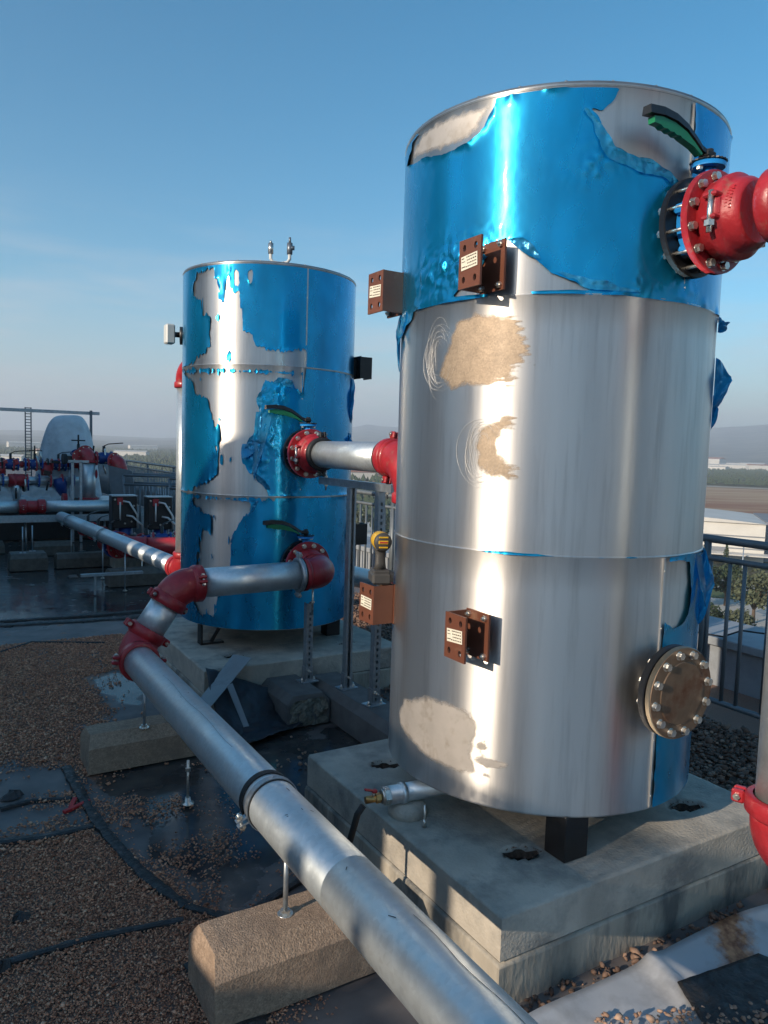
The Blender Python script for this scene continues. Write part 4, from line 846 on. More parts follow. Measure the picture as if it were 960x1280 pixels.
# thin upright rod with collar standing in the puddle
q = thing('upright_rod', 'thin galvanised rod standing upright in the dark puddle', 'rod', (.96, 3.19, 0)); MB().cyl((.96, 3.19, .0), (.96, 3.19, .20), .006, 10).build('rod', 'zinc_bolt', q); MB().lathe((.96, 3.19, 0), (0, 0, 1), [(0, .028), (.006, .028), (.01, .014), (.03, .012)], 14).build('base', 'zinc_bolt', q); MB().lathe((.96, 3.19, 0), (0, 0, 1), [(.15, .012), (.165, .012)], 6, False).build('nut', 'zinc_bolt', q)

# slotted channel posts
def channel_post(x, y, z0, z1, label, open_dir=(0, -1), foot=True, slot=True):
    """C-section post; slotted web faces the camera side"""
    t = thing('slotted_post', label, 'post', (x, y, z0)); w = .021; n = int((z1-z0-.04)/.035); hol = []
    if slot:
        for k in range(n):
            zc = z0+.035+k*.035; hol.append([(x-w, y-.006, zc-.009), (x-w, y+.006, zc-.009), (x-w, y+.006, zc+.009), (x-w, y-.006, zc+.009)])
    # web on the -Y side, flanges on both X sides
    hol2 = [[(h[0]+w+(-.006 if i in (0, 3) else .006), y-w, h[2]) for i, h in enumerate(hh)] for hh in hol]
    m_ = MB().prism([(x-w, y-w, z0), (x+w, y-w, z0), (x+w, y-w, z1), (x-w, y-w, z1)], (0, .003, 0), hol2)
    if not slot: m_ = MB().box((x-w+.006, y-w+.0015, (z0+z1)/2), (.012, .003, z1-z0)).box((x+w-.006, y-w+.0015, (z0+z1)/2), (.012, .003, z1-z0))
    m_.box((x-w+.0015, y+.0015, (z0+z1)/2), (.003, w*2-.003, z1-z0)).box((x+w-.0015, y+.0015, (z0+z1)/2), (.003, w*2-.003, z1-z0))
    m_.box((x-w+.006, y+w-.0015, (z0+z1)/2), (.009, .003, z1-z0)).box((x+w-.006, y+w-.0015, (z0+z1)/2), (.009, .003, z1-z0))
    if not slot: m_.box((x, y+w-.004, (z0+z1)/2), (.03, .003, z1-z0))
    m_.build('channel', 'zinc_steel', t)
    if foot:
        MB().box((x, y, z0+.003), (.11, .085, .007), Matrix.Rotation(.15, 3, 'Z')).box((x-w-.004, y, z0+.05), (.005, .04, .09)).box((x+w+.004, y, z0+.05), (.005, .04, .09)).build('foot_plate', 'zinc_steel', t)
        for s_ in (-1, 1):
            q = MB().cyl((x+s_*.04, y-.01, z0+.004), (x+s_*.04, y-.01, z0+.028), .005, 8); hexnut(q, (x+s_*.04, y-.01, z0+.007), (0, 0, 1), 0, .009, .010); q.build('bolt', 'zinc_bolt', t)
        q = MB(); hexnut(q, (x, y-w, z0+.07), (0, -1, 0), 0, .008, .010); q.cyl((x, y-w, z0+.07), (x, y-w-.03, z0+.07), .004, 8); q.build('bolt', 'zinc_bolt', t)
    return t
channel_post(2.10, 3.835, .178, 1.365, 'tall slotted channel post beside the farther tank, left one of the pair', slot=False)
channel_post(2.10, 3.513, .178, 1.365, 'tall slotted channel post with row of holes, behind the yellow impact driver')
channel_post(1.945, 4.05, .178, .66, 'short slotted post standing on the broken grey block under the low pipe')
q = thing('pipe_hanger_rod', 'short threaded rod between short post and the low pipe', 'rod', (1.945, 4.03, .66)); MB().cyl((1.945, 4.0, .60), (1.945, 4.0, .775), .006, 8).build('rod', 'zinc_bolt', q); MB().lathe((1.945, 4.0, .67), (0, 0, 1), [(0, .012), (.01, .012)], 6, False).build('nut', 'zinc_bolt', q)
cb = thing('cross_bar', 'horizontal channel bar lying across the two tall slotted posts', 'bar', (2.10, 3.8, 1.386))
MB().box((2.10, 3.80, 1.388), (.042, .86, .042)).build('channel', 'zinc_steel', cb)
for y_ in (4.17, 3.44):
    q = MB().cyl((2.10, y_, 1.33), (2.10, y_, 1.50), .005, 8); hexnut(q, (2.10, y_, 1.41), (0, 0, 1), 0, .01, .011); hexnut(q, (2.10, y_, 1.355), (0, 0, 1), 0, .01, .011); q.build('threaded_rod', 'zinc_bolt', cb)

# far tank extras: vent fork on the lid, junction box on the left flank
vt = thing('air_vent', 'forked pair of small air vents on the lid of the farther tank', 'air vent', (2.04, 4.96, ZT+.02))
# stands on a short stub, both arms turn up
VC = Vector((1.95, 4.60, ZT-.005)); VD = Vector((.052, -.031, 0))
MB().cyl(VC, VC+Z_*.06, .013, 12).sweep([VC-VD+Z_*.15, VC-VD+Z_*.09, VC-VD*.75+Z_*.068, VC+Z_*.06, VC+VD*.75+Z_*.068, VC+VD+Z_*.09, VC+VD+Z_*.15], .011, 10).build('fork', 'box_plastic', vt)
MB().cyl(VC-VD+Z_*.12, VC-VD+Z_*.185, .017, 12).cyl(VC-VD+Z_*.185, VC-VD+Z_*.20, .008, 8).build('vent_body', 'zinc_bolt', vt); MB().cyl(VC+VD+Z_*.12, VC+VD+Z_*.19, .018, 12).cyl(VC+VD+Z_*.19, VC+VD+Z_*.225, .008, 8).cyl(VC+VD+Z_*.16, VC+VD*1.5+Z_*.16, .014, 10).build('vent_body', 'dark_zinc', vt)
jb = thing('junction_box', 'small clear grey box on a black stub, left flank of the farther tank', 'junction box', (1.40, 5.15, 2.32))
MB().box((1.405, 5.18, 2.32), (.06, .075, .13), None, .008).build('box', 'box_plastic', jb); MB().cyl((1.47, 5.16, 2.32), (1.405, 5.18, 2.32), .018, 14).build('stub', 'black_paint', jb); MB().cyl((1.50, 5.15, 2.315), (1.47, 5.16, 2.315), .06, 20).build('stub_collar', 'black_paint', jb)
# ================================================================ SETTING
# roof deck: one sheet, finer near the camera
def axis_pts(segs):
    out = []
    for a, b, st in segs: out += list(np.arange(a, b, st))
    return np.array(out+[segs[-1][1]])
gx = axis_pts([(-34, -4, 1.5), (-4, .2, .25), (.2, 2.4, .04), (2.4, 4.9, .1)]); gy = axis_pts([(-14, .8, .4), (.8, 5.2, .04), (5.2, 8, .08), (8, 16, .2), (16, 44, 1.4)])
def reg(P):
    def f(X, Y):
        d = np.full(X.shape, -9.)
        for q in P: d = np.maximum(d, sdf(q, X, Y))
        return np.clip(.5+d/.24, 0, 1)
    return f
def deck_z(X, Y): return -.012+.008*fbm(X*1.3, Y*1.3, 3, 2)*((X > .2) & (X < 2.7))
mt = mat('roof_deck', (.05, .04, .04), .6); N, L = mt.node_tree.nodes, mt.node_tree.links; B = N['Principled BSDF']
tcn = N.new('ShaderNodeTexCoord')
def noise(sc, det=5, rough=.55, st=None):
    n = N.new('ShaderNodeTexNoise'); n.inputs['Scale'].default_value = sc; n.inputs['Detail'].default_value = det; n.inputs['Roughness'].default_value = rough
    if st:
        mp_ = N.new('ShaderNodeMapping'); mp_.inputs['Scale'].default_value = st; L.new(tcn.outputs['Object'], mp_.inputs['Vector']); L.new(mp_.outputs[0], n.inputs['Vector'])
    else: L.new(tcn.outputs['Object'], n.inputs['Vector'])
    return n.outputs['Fac']
def math_(op, a, b=None, clamp=False):
    n = N.new('ShaderNodeMath'); n.operation = op; n.use_clamp = clamp
    for i, q in enumerate((a, b)):
        if q is None: continue
        if isinstance(q, (int, float)): n.inputs[i].default_value = q
        else: L.new(q, n.inputs[i])
    return n.outputs[0]
def ramp(fac, a, b, c1, c2):
    r = N.new('ShaderNodeValToRGB'); r.color_ramp.elements[0].position = a; r.color_ramp.elements[1].position = b
    r.color_ramp.elements[0].color = (*c1, 1); r.color_ramp.elements[1].color = (*c2, 1); L.new(fac, r.inputs['Fac']); return r.outputs['Color']
def mixc(fac, a, b):
    n = N.new('ShaderNodeMixRGB'); L.new(fac, n.inputs['Fac']); L.new(a, n.inputs['Color1']); L.new(b, n.inputs['Color2']); return n.outputs['Color']
wet = N.new('ShaderNodeAttribute'); wet.attribute_name = 'wet'; gra = N.new('ShaderNodeAttribute'); gra.attribute_name = 'granule'
granules = ramp(noise(170, 3), .35, .7, (.12, .065, .048), (.46, .26, .18))
membrane = ramp(noise(3.5, 6), .35, .65, (.06, .065, .075), (.20, .19, .185))
brownish = ramp(noise(1.3, 5), .4, .6, (.15, .11, .09), (.30, .225, .185))
gm = math_('ADD', gra.outputs['Fac'], math_('MULTIPLY', math_('SUBTRACT', noise(7, 6), .5), 1.6)); gm = math_('MULTIPLY', math_('SUBTRACT', gm, .42), 7, True)
base = mixc(math_('MULTIPLY', noise(.8, 4), .6), membrane, brownish); col = mixc(gm, base, granules)
wm = math_('ADD', wet.outputs['Fac'], math_('MULTIPLY', math_('SUBTRACT', noise(4.5, 7, .6), .5), 1.5)); wm = math_('MULTIPLY', math_('SUBTRACT', wm, .66), 5, True)
darkwet = ramp(noise(5, 5), .4, .7, (.022, .022, .024), (.085, .072, .062)); col = mixc(math_('MULTIPLY', wm, .85), col, darkwet)
dust = ramp(noise(2.2, 7), .55, .62, (0, 0, 0), (1, 1, 1)); 
L.new(col, B.inputs['Base Color'])
rg = N.new('ShaderNodeMapRange'); rg.inputs['To Min'].default_value = .62; rg.inputs['To Max'].default_value = .14; L.new(wm, rg.inputs['Value'])
rough2 = math_('ADD', rg.outputs[0], math_('MULTIPLY', math_('SUBTRACT', noise(9, 6), .5), .35), True); L.new(rough2, B.inputs['Roughness'])
bp = N.new('ShaderNodeBump'); bp.inputs['Distance'].default_value = .006; L.new(math_('MULTIPLY', noise(150, 3), gm), bp.inputs['Height']); L.new(math_('SUBTRACT', 1.0, wm, True), bp.inputs['Strength'])
bp2 = N.new('ShaderNodeBump'); bp2.inputs['Distance'].default_value = .003; bp2.inputs['Strength'].default_value = .35; L.new(noise(6, 4), bp2.inputs['Height']); L.new(bp.outputs[0], bp2.inputs['Normal']); L.new(bp2.outputs[0], B.inputs['Normal'])
wetf, graf = reg(WETP), reg(GRAVELP)
def wet_a(X, Y): w = wetf(X, Y); far = np.clip((Y-6.3)/.6, 0, 1)*np.clip((11.6-Y)/.8, 0, 1)*.66; return np.maximum(w, far*(X < 3))
def gra_a(X, Y):
    g_ = np.maximum(graf(X, Y), np.clip((X-2.72)/.1, 0, 1)); b_ = reg(BARESHEETP)(X, Y); out = g_*(1-b_*.6); return np.where(Y > 6.4, out*.3, out)
struct(grid_mesh('roof_deck', gx, gy, deck_z, 'roof_deck', {'wet': wet_a, 'granule': gra_a}))

# overlapping edges and ridges of the roofing felt
ridge = thing('roofing_felt_seams', 'raised black seams and torn edges of the roofing felt on the near roof', 'roofing felt', (.6, 3, 0)); ridge['kind'] = 'structure'
del ridge['category'], ridge['label']
for i, P_ in enumerate(STRIPS):
    pts = []
    for k in range(len(P_)-1):
        n = 10
        for j in range(n): u = j/n; pts.append((P_[k][0]*(1-u)+P_[k+1][0]*u, P_[k][1]*(1-u)+P_[k+1][1]*u))
    pts.append(P_[-1]); w = (.030, .020, .030, .020, .05, .04, .014, .022, .018)[i]
    m_ = MB(); V = []; n = len(pts)
    for k, (x, y) in enumerate(pts):
        a = Vector(tuple(pts[max(k-1, 0)])+(0,)); b = Vector(tuple(pts[min(k+1, n-1)])+(0,)); t = (b-a).normalized(); s_ = Vector((t.y, -t.x, 0)); j = .35*w*float(fbm(np.array(x*9.), np.array(y*9.), 3, i)); ww = w*(.8+.7*float(fbm(np.array(x*17.), np.array(y*17.), 3, i+4))); c = Vector((x, y, 0))+s_*j
        for u, h in ((-1, -.01), (-.9, .003), (-.2, .006), (.3, .006), (.9, .002), (1, -.01)): V.append(c+s_*(ww*.95*u)+Vector((0, 0, h+.002*float(fbm(np.array(x*40.+u), np.array(y*40.), 2, 2)))))
    m_.add(V, [(k*6+j, k*6+j+1, k*6+7+j, k*6+6+j) for k in range(n-1) for j in range(5)], False); m_.build('felt_seam', 'bitumen', ridge)
# loose lumps of felt lying on the granules
for i, (x, y, s_) in enumerate(((.16, 2.42, .045), (.10, 2.02, .03), (.235, 2.66, .035), (.02, 1.66, .035), (-.02, 2.0, .03), (1.02, 3.9, .05), (1.12, 4.05, .06), (.30, 3.62, .05))):
    m_ = MB(); n = 9; V = [(x, y, s_*.55)]
    for k in range(n): q = 6.283*k/n; r_ = s_*(.7+.5*math.sin(k*2.7+i)**2); V.append((x+r_*math.cos(q), y+r_*.7*math.sin(q), -.004))
    for k in range(n): q = 6.283*k/n; r_ = s_*(.35+.25*math.cos(k*1.9+i)); V.append((x+r_*math.cos(q), y+r_*.7*math.sin(q), s_*(.45+.1*math.sin(k*3))))
    m_.add(V, [(1+k, 1+(k+1) % n, 1+n+(k+1) % n, 1+n+k) for k in range(n)]+[(1+n+k, 1+n+(k+1) % n, 0) for k in range(n)]); m_.build('felt_scrap', 'bitumen', ridge)
tag(MB().box((.53, 3.39, -.001), (.13, .018, .012), Matrix.Rotation(.5, 3, 'Z')).box((.52, 3.43, -.001), (.018, .09, .011), Matrix.Rotation(-.35, 3, 'Z')).build('paint_mark', 'red_spray', None, (.53, 3.39, 0)), 'red sprayed T mark on the roofing felt', 'paint mark')

# ---- gravel
def scatter(n, x0, x1, y0, y1, keep, smin, smax, z=0.):
    P = RNG.uniform((x0, y0), (x1, y1), (n, 2)); k = keep(P[:, 0], P[:, 1]); P = P[k]; return np.column_stack([P, np.full(len(P), z)+RNG.uniform(0, .004, len(P))]), RNG.uniform(smin, smax, len(P))*np.where(RNG.uniform(0, 1, len(P)) < .05, 1.7, 1.)
def dens(X, Y):
    p = gra_a(X, Y)*1.25+.8*fbm(X*6, Y*6, 4, 6)-.05; w = wetf(X, Y)*1.1+.7*fbm(X*4, Y*4, 3, 16); p = np.where(w > .6, p*.12+.25*(fbm(X*9, Y*9, 3, 3)+.5 > .78), p); return RNG.uniform(0, 1, X.shape) < p
P_, S_ = scatter(95000, -.55, 1.0, .95, 3.1, lambda X, Y: dens(X, Y) & (X < .98), .0050, .0110, -.008)
tag(stuff(stones('fine_gravel', 'fine_gravel', P_, S_, 8)), 'fine reddish brown gravel spread over the roof at lower left', 'gravel')
P_, S_ = scatter(52000, .0, 1.36, 3.1, 6.4, dens, .008, .017, -.010)
tag(stuff(stones('fine_gravel', 'fine_gravel', P_, S_, 8)), 'brown gravel between the wet roof and the pipe bend, middle left', 'gravel')
P_, S_ = scatter(21000, 2.73, 4.05, -1, 9.5, lambda X, Y: ~((X < 2.76) & (Y > 1.5) & (Y < 2.9)), .016, .034, -.006)
P2_, S2_ = scatter(6500, 2.73, 4.05, 1.4, 4.6, lambda X, Y: X > 2.75, .018, .036, .012)
tag(stuff(stones('coarse_gravel', 'coarse_gravel', np.vstack([P_, P2_]), np.concatenate([S_, S2_]), 20)), 'coarse brown gravel strip between the near plinth and the railing', 'gravel')
P_, S_ = scatter(1500, 1.15, 2.9, 1.2, 1.55, lambda X, Y: (Y > 1.22)&(fbm(X*7, Y*7, 3, 2) > -.04), .008, .026, -.010)
P3_, S3_ = scatter(1500, 2.0, 2.76, 2.88, 4.2, lambda X, Y: Y > 0, .014, .03, -.006)
tag(stuff(stones('coarse_gravel', 'coarse_gravel', np.vstack([P_, P3_]), np.concatenate([S_, S3_]), 20)), 'loose gravel in the gap at the foot of the near plinth', 'gravel')
P_, S_ = scatter(150, 1.42, 1.98, 3.08, 3.75, lambda X, Y: fbm(X*5, Y*5, 2, 8) > -.02, .012, .026, -.004)
tag(stuff(stones('pebbles', 'pebble', P_, S_, 20)), 'light pebbles scattered in the puddle between the plinths', 'pebbles')

P_, S_ = scatter(15000, .30, 1.30, 2.20, 3.60, lambda X, Y: (fbm(X*4+3, Y*4, 4, 31)+.25*(RNG.uniform(0,1,X.shape)-.5) > .05), .007, .013, -.006)
tag(stuff(stones('fine_gravel', 'fine_gravel', P_, S_, 8)), 'islands of brown gravel standing out of the dark puddle', 'gravel')
# ---- sheets
# white membrane at the lower right, sagging, with pebbles on its edge
def sheet_grid(x0, x1, y0, y1, n, zf, name, mt, label, cat, keep=None):
    xs, ys = np.linspace(x0, x1, n), np.linspace(y0, y1, n); o = grid_mesh(name, xs, ys, zf, mt); me = o.data
    sm_ = o.modifiers.new('thickness', 'SOLIDIFY'); sm_.thickness = .003
    return tag(o, label, cat)
def wz(X, Y): 
    e = 1.33+.03*np.sin(X*5)-Y; return .012+.045*np.clip(.5-np.abs(e-.12)*2.2, 0, 1)+.012*fbm(X*4, Y*4, 3, 5)+.022*np.exp(-((X-1.78-.15*(Y-1))/.05)**2)
xs_, ys_ = np.linspace(.99, 3.0, 80), np.linspace(-.3, 1.45, 70); XXs, YYs = np.meshgrid(xs_, ys_); YYs = YYs-.022*np.cos((XXs-1.0)*3.6)*((YYs+.3)/1.75)
ZZs = .014+.010*fbm(XXs*5, YYs*5, 3, 5)+.020*np.exp(-((XXs-1.80-.25*(YYs-1))/.035)**2)+.030*np.clip((YYs-1.25)/.2, 0, 1)*(1+.6*np.sin(XXs*6))
m_ = MB(); ny_, nx_ = XXs.shape; m_.add([(float(XXs[i, j]), float(YYs[i, j]), float(ZZs[i, j])) for i in range(ny_) for j in range(nx_)], [(i*nx_+j, i*nx_+j+1, (i+1)*nx_+j+1, (i+1)*nx_+j) for i in range(ny_-1) for j in range(nx_-1)], True)
wo_ = m_.build('white_membrane', 'white_membrane', None, (1.6, .8, 0)); at_ = wo_.data.attributes.new('rust', 'FLOAT', 'POINT')
rs_ = np.exp(-((XXs-2.14-.9*(YYs-1.30))/.13)**2)*np.clip((YYs-.6)/.5, 0, 1)+.8*np.exp(-(((XXs-1.72)/.04)**2+((YYs-1.30)/.03)**2)); at_.data.foreach_set('value', rs_.astype(np.float32).ravel())
N, L = MATS['white_membrane'].node_tree.nodes, MATS['white_membrane'].node_tree.links; B = N['Principled BSDF']; tcn = N.new('ShaderNodeTexCoord'); ra = N.new('ShaderNodeAttribute'); ra.attribute_name = 'rust'
old_ = B.inputs['Base Color'].links[0].from_socket; rm_ = math_('ADD', ra.outputs['Fac'], math_('MULTIPLY', math_('SUBTRACT', noise(16, 7, .65), .5), 1.3)); rm_ = math_('MULTIPLY', math_('SUBTRACT', rm_, .45), 2.4, True)
L.new(mixc(rm_, old_, ramp(noise(40, 4), .35, .65, (.22, .08, .035), (.55, .27, .13))), B.inputs['Base Color'])
s_ = wo_.modifiers.new('thickness', 'SOLIDIFY'); s_.thickness = .004
tag(wo_, 'pale grey membrane sheet with rust stain lying at the lower right', 'membrane sheet')
def crumpled(name, mt, corners, n, amp, fr, seed, label, cat, th=.003):
    A_, B_, C_, D_ = (np.array(c, float) for c in corners); m_ = MB(); V = []
    for i in range(n+1):
        for j in range(n+1):
            u, v = j/n, i/n; p = A_*(1-u)*(1-v)+B_*u*(1-v)+C_*u*v+D_*(1-u)*v
            k = amp*float(np.abs(fbm(np.array(u*fr+v*.6), np.array(v*fr*.55), 4, seed))); p = p+np.array((.2*k, -.5*k, 1.0*k)); p[2] = max(p[2], .004); V.append(tuple(p))
    m_.add(V, [(i*(n+1)+j, i*(n+1)+j+1, (i+1)*(n+1)+j+1, (i+1)*(n+1)+j) for i in range(n) for j in range(n)], True)
    o = m_.build(name, mt, None, tuple(A_)); s_ = o.modifiers.new('thickness', 'SOLIDIFY'); s_.thickness = th; return tag(o, label, cat)
crumpled('black_sheeting', 'black_sheet', ((1.30, 3.72, .02), (1.66, 3.88, .02), (1.76, 4.13, .13), (1.36, 4.20, .29)), 26, .055, 3, 3, 'crumpled black rubber sheeting slumped against the farther plinth', 'rubber sheet')
crumpled('black_sheeting', 'black_sheet', ((1.42, 3.66, .012), (1.80, 3.80, .012), (1.74, 4.02, .06), (1.40, 3.90, .06)), 20, .07, 3, 9, 'lower fold of black sheeting lying flat beside the broken grey block', 'rubber sheet')
gs = thing('metal_offcut', 'bent grey sheet metal offcut lying on the crumpled black sheeting', 'sheet metal', (1.4, 4.1, .25))
MB().prism([(1.20, 3.96, .13), (1.26, 3.88, .14), (1.62, 4.14, .335), (1.55, 4.26, .335)], (0, 0, .003)).build('wide_strip', 'grey_sheet', gs); MB().prism([(1.42, 4.00, .235), (1.46, 4.02, .24), (1.44, 3.70, .10), (1.41, 3.70, .10)], (.0, -.004, .003)).build('narrow_strip', 'grey_sheet', gs)
crumpled('black_membrane', 'bitumen', ((1.72, 1.02, .035), (2.35, 1.02, .035), (2.22, 1.30, .045), (1.88, 1.34, .045)), 22, .018, 5, 4, 'torn black bitumen sheet lying on the pale membrane at the lower right', 'bitumen sheet')
P_, S_ = scatter(900, 1.42, 2.2, 1.0, 1.36, lambda X, Y: (fbm(X*6, Y*6, 2, 8) > -.12) & (np.abs(Y-(1.355-.42*(X-1.5))) < .045+.03*fbm(X*9, Y*9, 2, 1)), .010, .019, .034)
tag(stuff(stones('pebbles', 'pebble', P_, S_, 20)), 'sunlit orange pebbles along the pale membrane at the bottom edge', 'pebbles')
q = MB(); q.sweep([(1.33, 3.1, .03), (1.345, 2.8, .04), (1.34, 2.5, .05), (1.345, 2.25, .035), (1.335, 2.05, .01)], .035, 12, flat=.8); tag(q.build('felt_roll', 'bitumen', None, (1.34, 2.2, .02)), 'rolled black felt upstand lying along the left foot of the near plinth', 'felt')
q = MB(); q.sweep([(1.305, 2.235, .33), (1.285, 2.24, .30), (1.27, 2.26, .20), (1.265, 2.33, .10), (1.27, 2.45, .05)], .012, 10); tag(q.build('drain_hose', 'rubber', None, (1.27, 2.3, .05)), 'thin black hose hanging from the small brass tap', 'hose')

# ---- railing along the roof edge
FX = 4.016
rail = thing('roof_railing', 'long grey steel railing of thin upright bars along the roof edge', 'railing', (FX, 8, 0))
y0, y1 = -1.5, 25.0
m_ = MB().cyl((FX, y0, 1.12), (FX, y1, 1.12), .024, 14); m_.build('top_rail', 'rail_paint', rail); MB().cyl((FX, y0, 1.005), (FX, y1, 1.005), .017, 12).build('upper_rail', 'rail_paint', rail); MB().cyl((FX, y0, .15), (FX, y1, .15), .017, 12).build('lower_rail', 'rail_paint', rail)
fb = MB().cyl((FX, 2.60, .15), (FX, 2.60, 1.005), .0115, 8).build('baluster', 'rail_paint', rail); yb = y0+.02
while yb < y1:
    if abs(yb-2.60) > .05: copy_part(fb, rail, (0, yb-2.60, 0))
    yb += .1265
fp = MB().cyl((FX, 1.0, -.02), (FX, 1.0, 1.12), .021, 12).box((FX, 1.0, .004), (.12, .12, .01)).build('post', 'rail_paint', rail)
for k in range(1, 13): copy_part(fp, rail, (0, -2.2+k*2.0-0.35 if k != 2 else 2.0-.2+.05, 0))
# leaning railing panels
def lean_panel(a, b, z0, lean, label, n):
    a, b = Vector(a), Vector(b); d = (b-a); L_ = d.length; d.normalize(); nrm = Vector((-d.y, d.x, 0)); up = (Vector((0, 0, 1))+nrm*lean).normalized(); t = thing('leaning_railing_panel', label, 'railing panel', a, 'railing panels leaning together')
    m_ = MB()
    for h in (.05, .88, 1.02): m_.cyl(a+up*h, b+up*h, .018, 8)
    for u in (0, L_): m_.cyl(a+d*u, a+d*u+up*1.02, .018, 8)
    m_.build('frame', 'rail_paint', t); f0 = MB().cyl(a+d*(L_/n)+up*.05, a+d*(L_/n)+up*.88, .010, 6).build('bar', 'rail_paint', t)
    for k in range(2, n): copy_part(f0, t, d*(L_/n*(k-1)))
lean_panel((2.62, 12.1, .05), (3.55, 11.6, .05), 0, -.12, 'railing panel leaning on its neighbours behind the pump motors, front one', 13)
lean_panel((2.72, 12.35, .05), (3.7, 11.9, .05), 0, .10, 'railing panel leaning behind the front one, tilted the other way', 13)
lean_panel((3.0, 10.9, .05), (3.75, 10.2, .05), 0, -.05, 'railing panel nearest the farther tank, standing on the gravel', 11)
q = thing('slatted_screen', 'dark sheet metal screen leaning at the end of the railing panels', 'screen', (2.5, 12.3, .05)); MB().prism([(2.52, 12.3, .05), (2.86, 12.1, .05), (2.74, 12.22, 1.12), (2.42, 12.42, 1.2)], (.01, .02, 0)).build('sheet', 'rail_paint', q)

# ---- parapet outside the railing, wall of the building below
pw = MB().box((4.62, 10, -.1), (.10, 50, .26)); 
pp = thing('roof_parapet', 'low rendered parapet outside the railing, in the shade', 'parapet', (4.9, 8, -.1)); MB().box((5.05, 10, .31), (.62, 52, .06), None, .006).build('coping', 'parapet_render', pp); MB().box((5.05, 10, -.0), (.54, 52, .56)).build('upstand', 'parapet_render', pp)
q = MB(); q.sweep([(4.74, 3.4, .345), (4.74, 3.2, .36), (4.80, 3.1, .42), (4.90, 2.7, .44), (4.9, 2.2, .36), (4.85, 1.8, .35)], .006, 8); tag(q.build('black_cable', 'rubber', None, (4.8, 3, .34)), 'thin black cable looping over the parapet coping', 'cable')
struct(MB().box((-14.3, 15, -14.6), (38.4, 58, 29)).build('building_block', 'wall_render', None, (-14.3, 15, -29)))

# ================================================================ UNSEEN SHADE BLOCK BEHIND THE CAMERA (added and shaped to cast the long shade)
TE = math.tan(SUN_EL); PX = -4.2
def zc(y, v): c = .9854*4.2-.1702*y; return v+TE*(c-4)
def yh(h): return -(h+.17*4.2)/.9854
prof = [(26, 6.2), (yh(-8.4), 6.2), (yh(-8.3), 3.12), (yh(-7.45), 3.10), (yh(-7.42), 2.80), (yh(-7.26), 2.80), (yh(-7.22), 3.10), (yh(-7.08), 3.10), (yh(-7.04), 2.80), (yh(-6.86), 2.80), (yh(-6.82), 3.10), (yh(-6.66), 3.10), (yh(-6.62), 2.78), (yh(-6.55), 2.78), (yh(-6.5), 3.04), (yh(-6.38), 3.0), (yh(-6.32), 2.74), (yh(-4.75), 2.72), (yh(-4.62), 3.25), (yh(-4.24), 3.80), (yh(-4.1), 3.88), (yh(-3.15), 3.74), (yh(-2.95), 3.45), (yh(-2.6), 2.58), (yh(-1.95), 2.56), (yh(-1.93), 1.82), (yh(-.70), 1.90), (yh(-.68), 2.60), (-4, 2.60)]  # outline follows where shade should fall; notches let light stripe the far pipe
poly = [(PX, y, zc(y, v)) for y, v in prof]+[(PX, -4, -.01), (PX, 26, -.01)]
tag(MB().prism(poly, (-2.2, 0, 0)).build('shade_block', 'grey_wall', None, (PX, 5, 0)), 'unseen grey block behind the camera, its stepped outline shaped to throw the shade', 'shade block')
tr = thing('cable_tray', 'unseen perforated steel cable tray on brackets over the shade block', 'cable tray', (PX-.1, .7, 2.2)); ya, yb_ = yh(-1.98), yh(-.68); hol = []  # out of view; height and holes set to break up the light
za = zc(.7, 2.32); zb_ = zc(.7, 2.53)
for k in range(33):
    for j in range(4):
        c_y = yb_+.05+k*.038+(j % 2)*.019; c_z = za+.03+j*.05
        if c_y < ya-.03: hol.append([(PX-.1, c_y+.011*math.cos(q_*math.pi/3), c_z+.011*math.sin(q_*math.pi/3)) for q_ in range(6)])
MB().prism([(PX-.1, yb_-.05, za), (PX-.1, ya+.05, za), (PX-.1, ya+.05, zb_), (PX-.1, yb_-.05, zb_)], (-.003, 0, 0), hol).build('perforated_side', 'zinc_steel', tr)
MB().cyl((PX-.2, yh(-1.56), zc(.8, 1.9)), (PX-.2, yh(-1.56), zc(.8, 2.34)), .055, 16).build('bracket_post', 'zinc_steel', tr); MB().cyl((PX-.2, yh(-1.22), zc(.8, 1.9)), (PX-.2, yh(-1.22), zc(.8, 2.34)), .03, 16).build('bracket_post', 'zinc_steel', tr)

# ================================================================ PUMP GROUP AT THE FAR LEFT
def ytag(o, *a): return tag(o, *a)
ct = thing('cable_tray', 'long perforated cable tray on low feet crossing the far roof', 'cable tray', (0, 11.5, .4)); hol = []
for k in range(48): c_x = -.6+k*.06; hol.append([(c_x-.012, 11.42, .455), (c_x+.012, 11.42, .455), (c_x+.012, 11.42, .468), (c_x-.012, 11.42, .468)])
MB().prism([(-1.0, 11.42, .425), (2.34, 11.42, .425), (2.34, 11.42, .50), (-1.0, 11.42, .50)], (0, .003, 0), hol).box((.67, 11.56, .428), (3.34, .27, .004)).box((.67, 11.70, .462), (3.34, .003, .075)).build('tray', 'zinc_steel', ct)
for x in (-.5, .35, 1.15, 2.2): MB().cyl((x, 11.56, 0), (x, 11.56, .43), .015, 8).build('leg', 'zinc_steel', ct)
hpz = thing('manifold_pipe', 'horizontal galvanised pipe just above the far cable tray', 'pipe', (.6, 11.95, .6)); pipe_part(hpz, (-1.2, 11.95, .60), (1.12, 11.95, .60), .085, 24); pipe_part(hpz, (1.42, 11.95, .60), (2.40, 11.95, .60), .085, 24)
coupling(hpz, (1.15, 11.95, .60), (1, 0, 0), .085, 0, 'red_paint', .05); coupling(hpz, (1.40, 11.95, .60), (1, 0, 0), .085, 0, 'red_paint', .05); pipe_part(hpz, (1.15, 11.95, .60), (1.42, 11.95, .60), .088, 24, 'red_paint', 'collar')
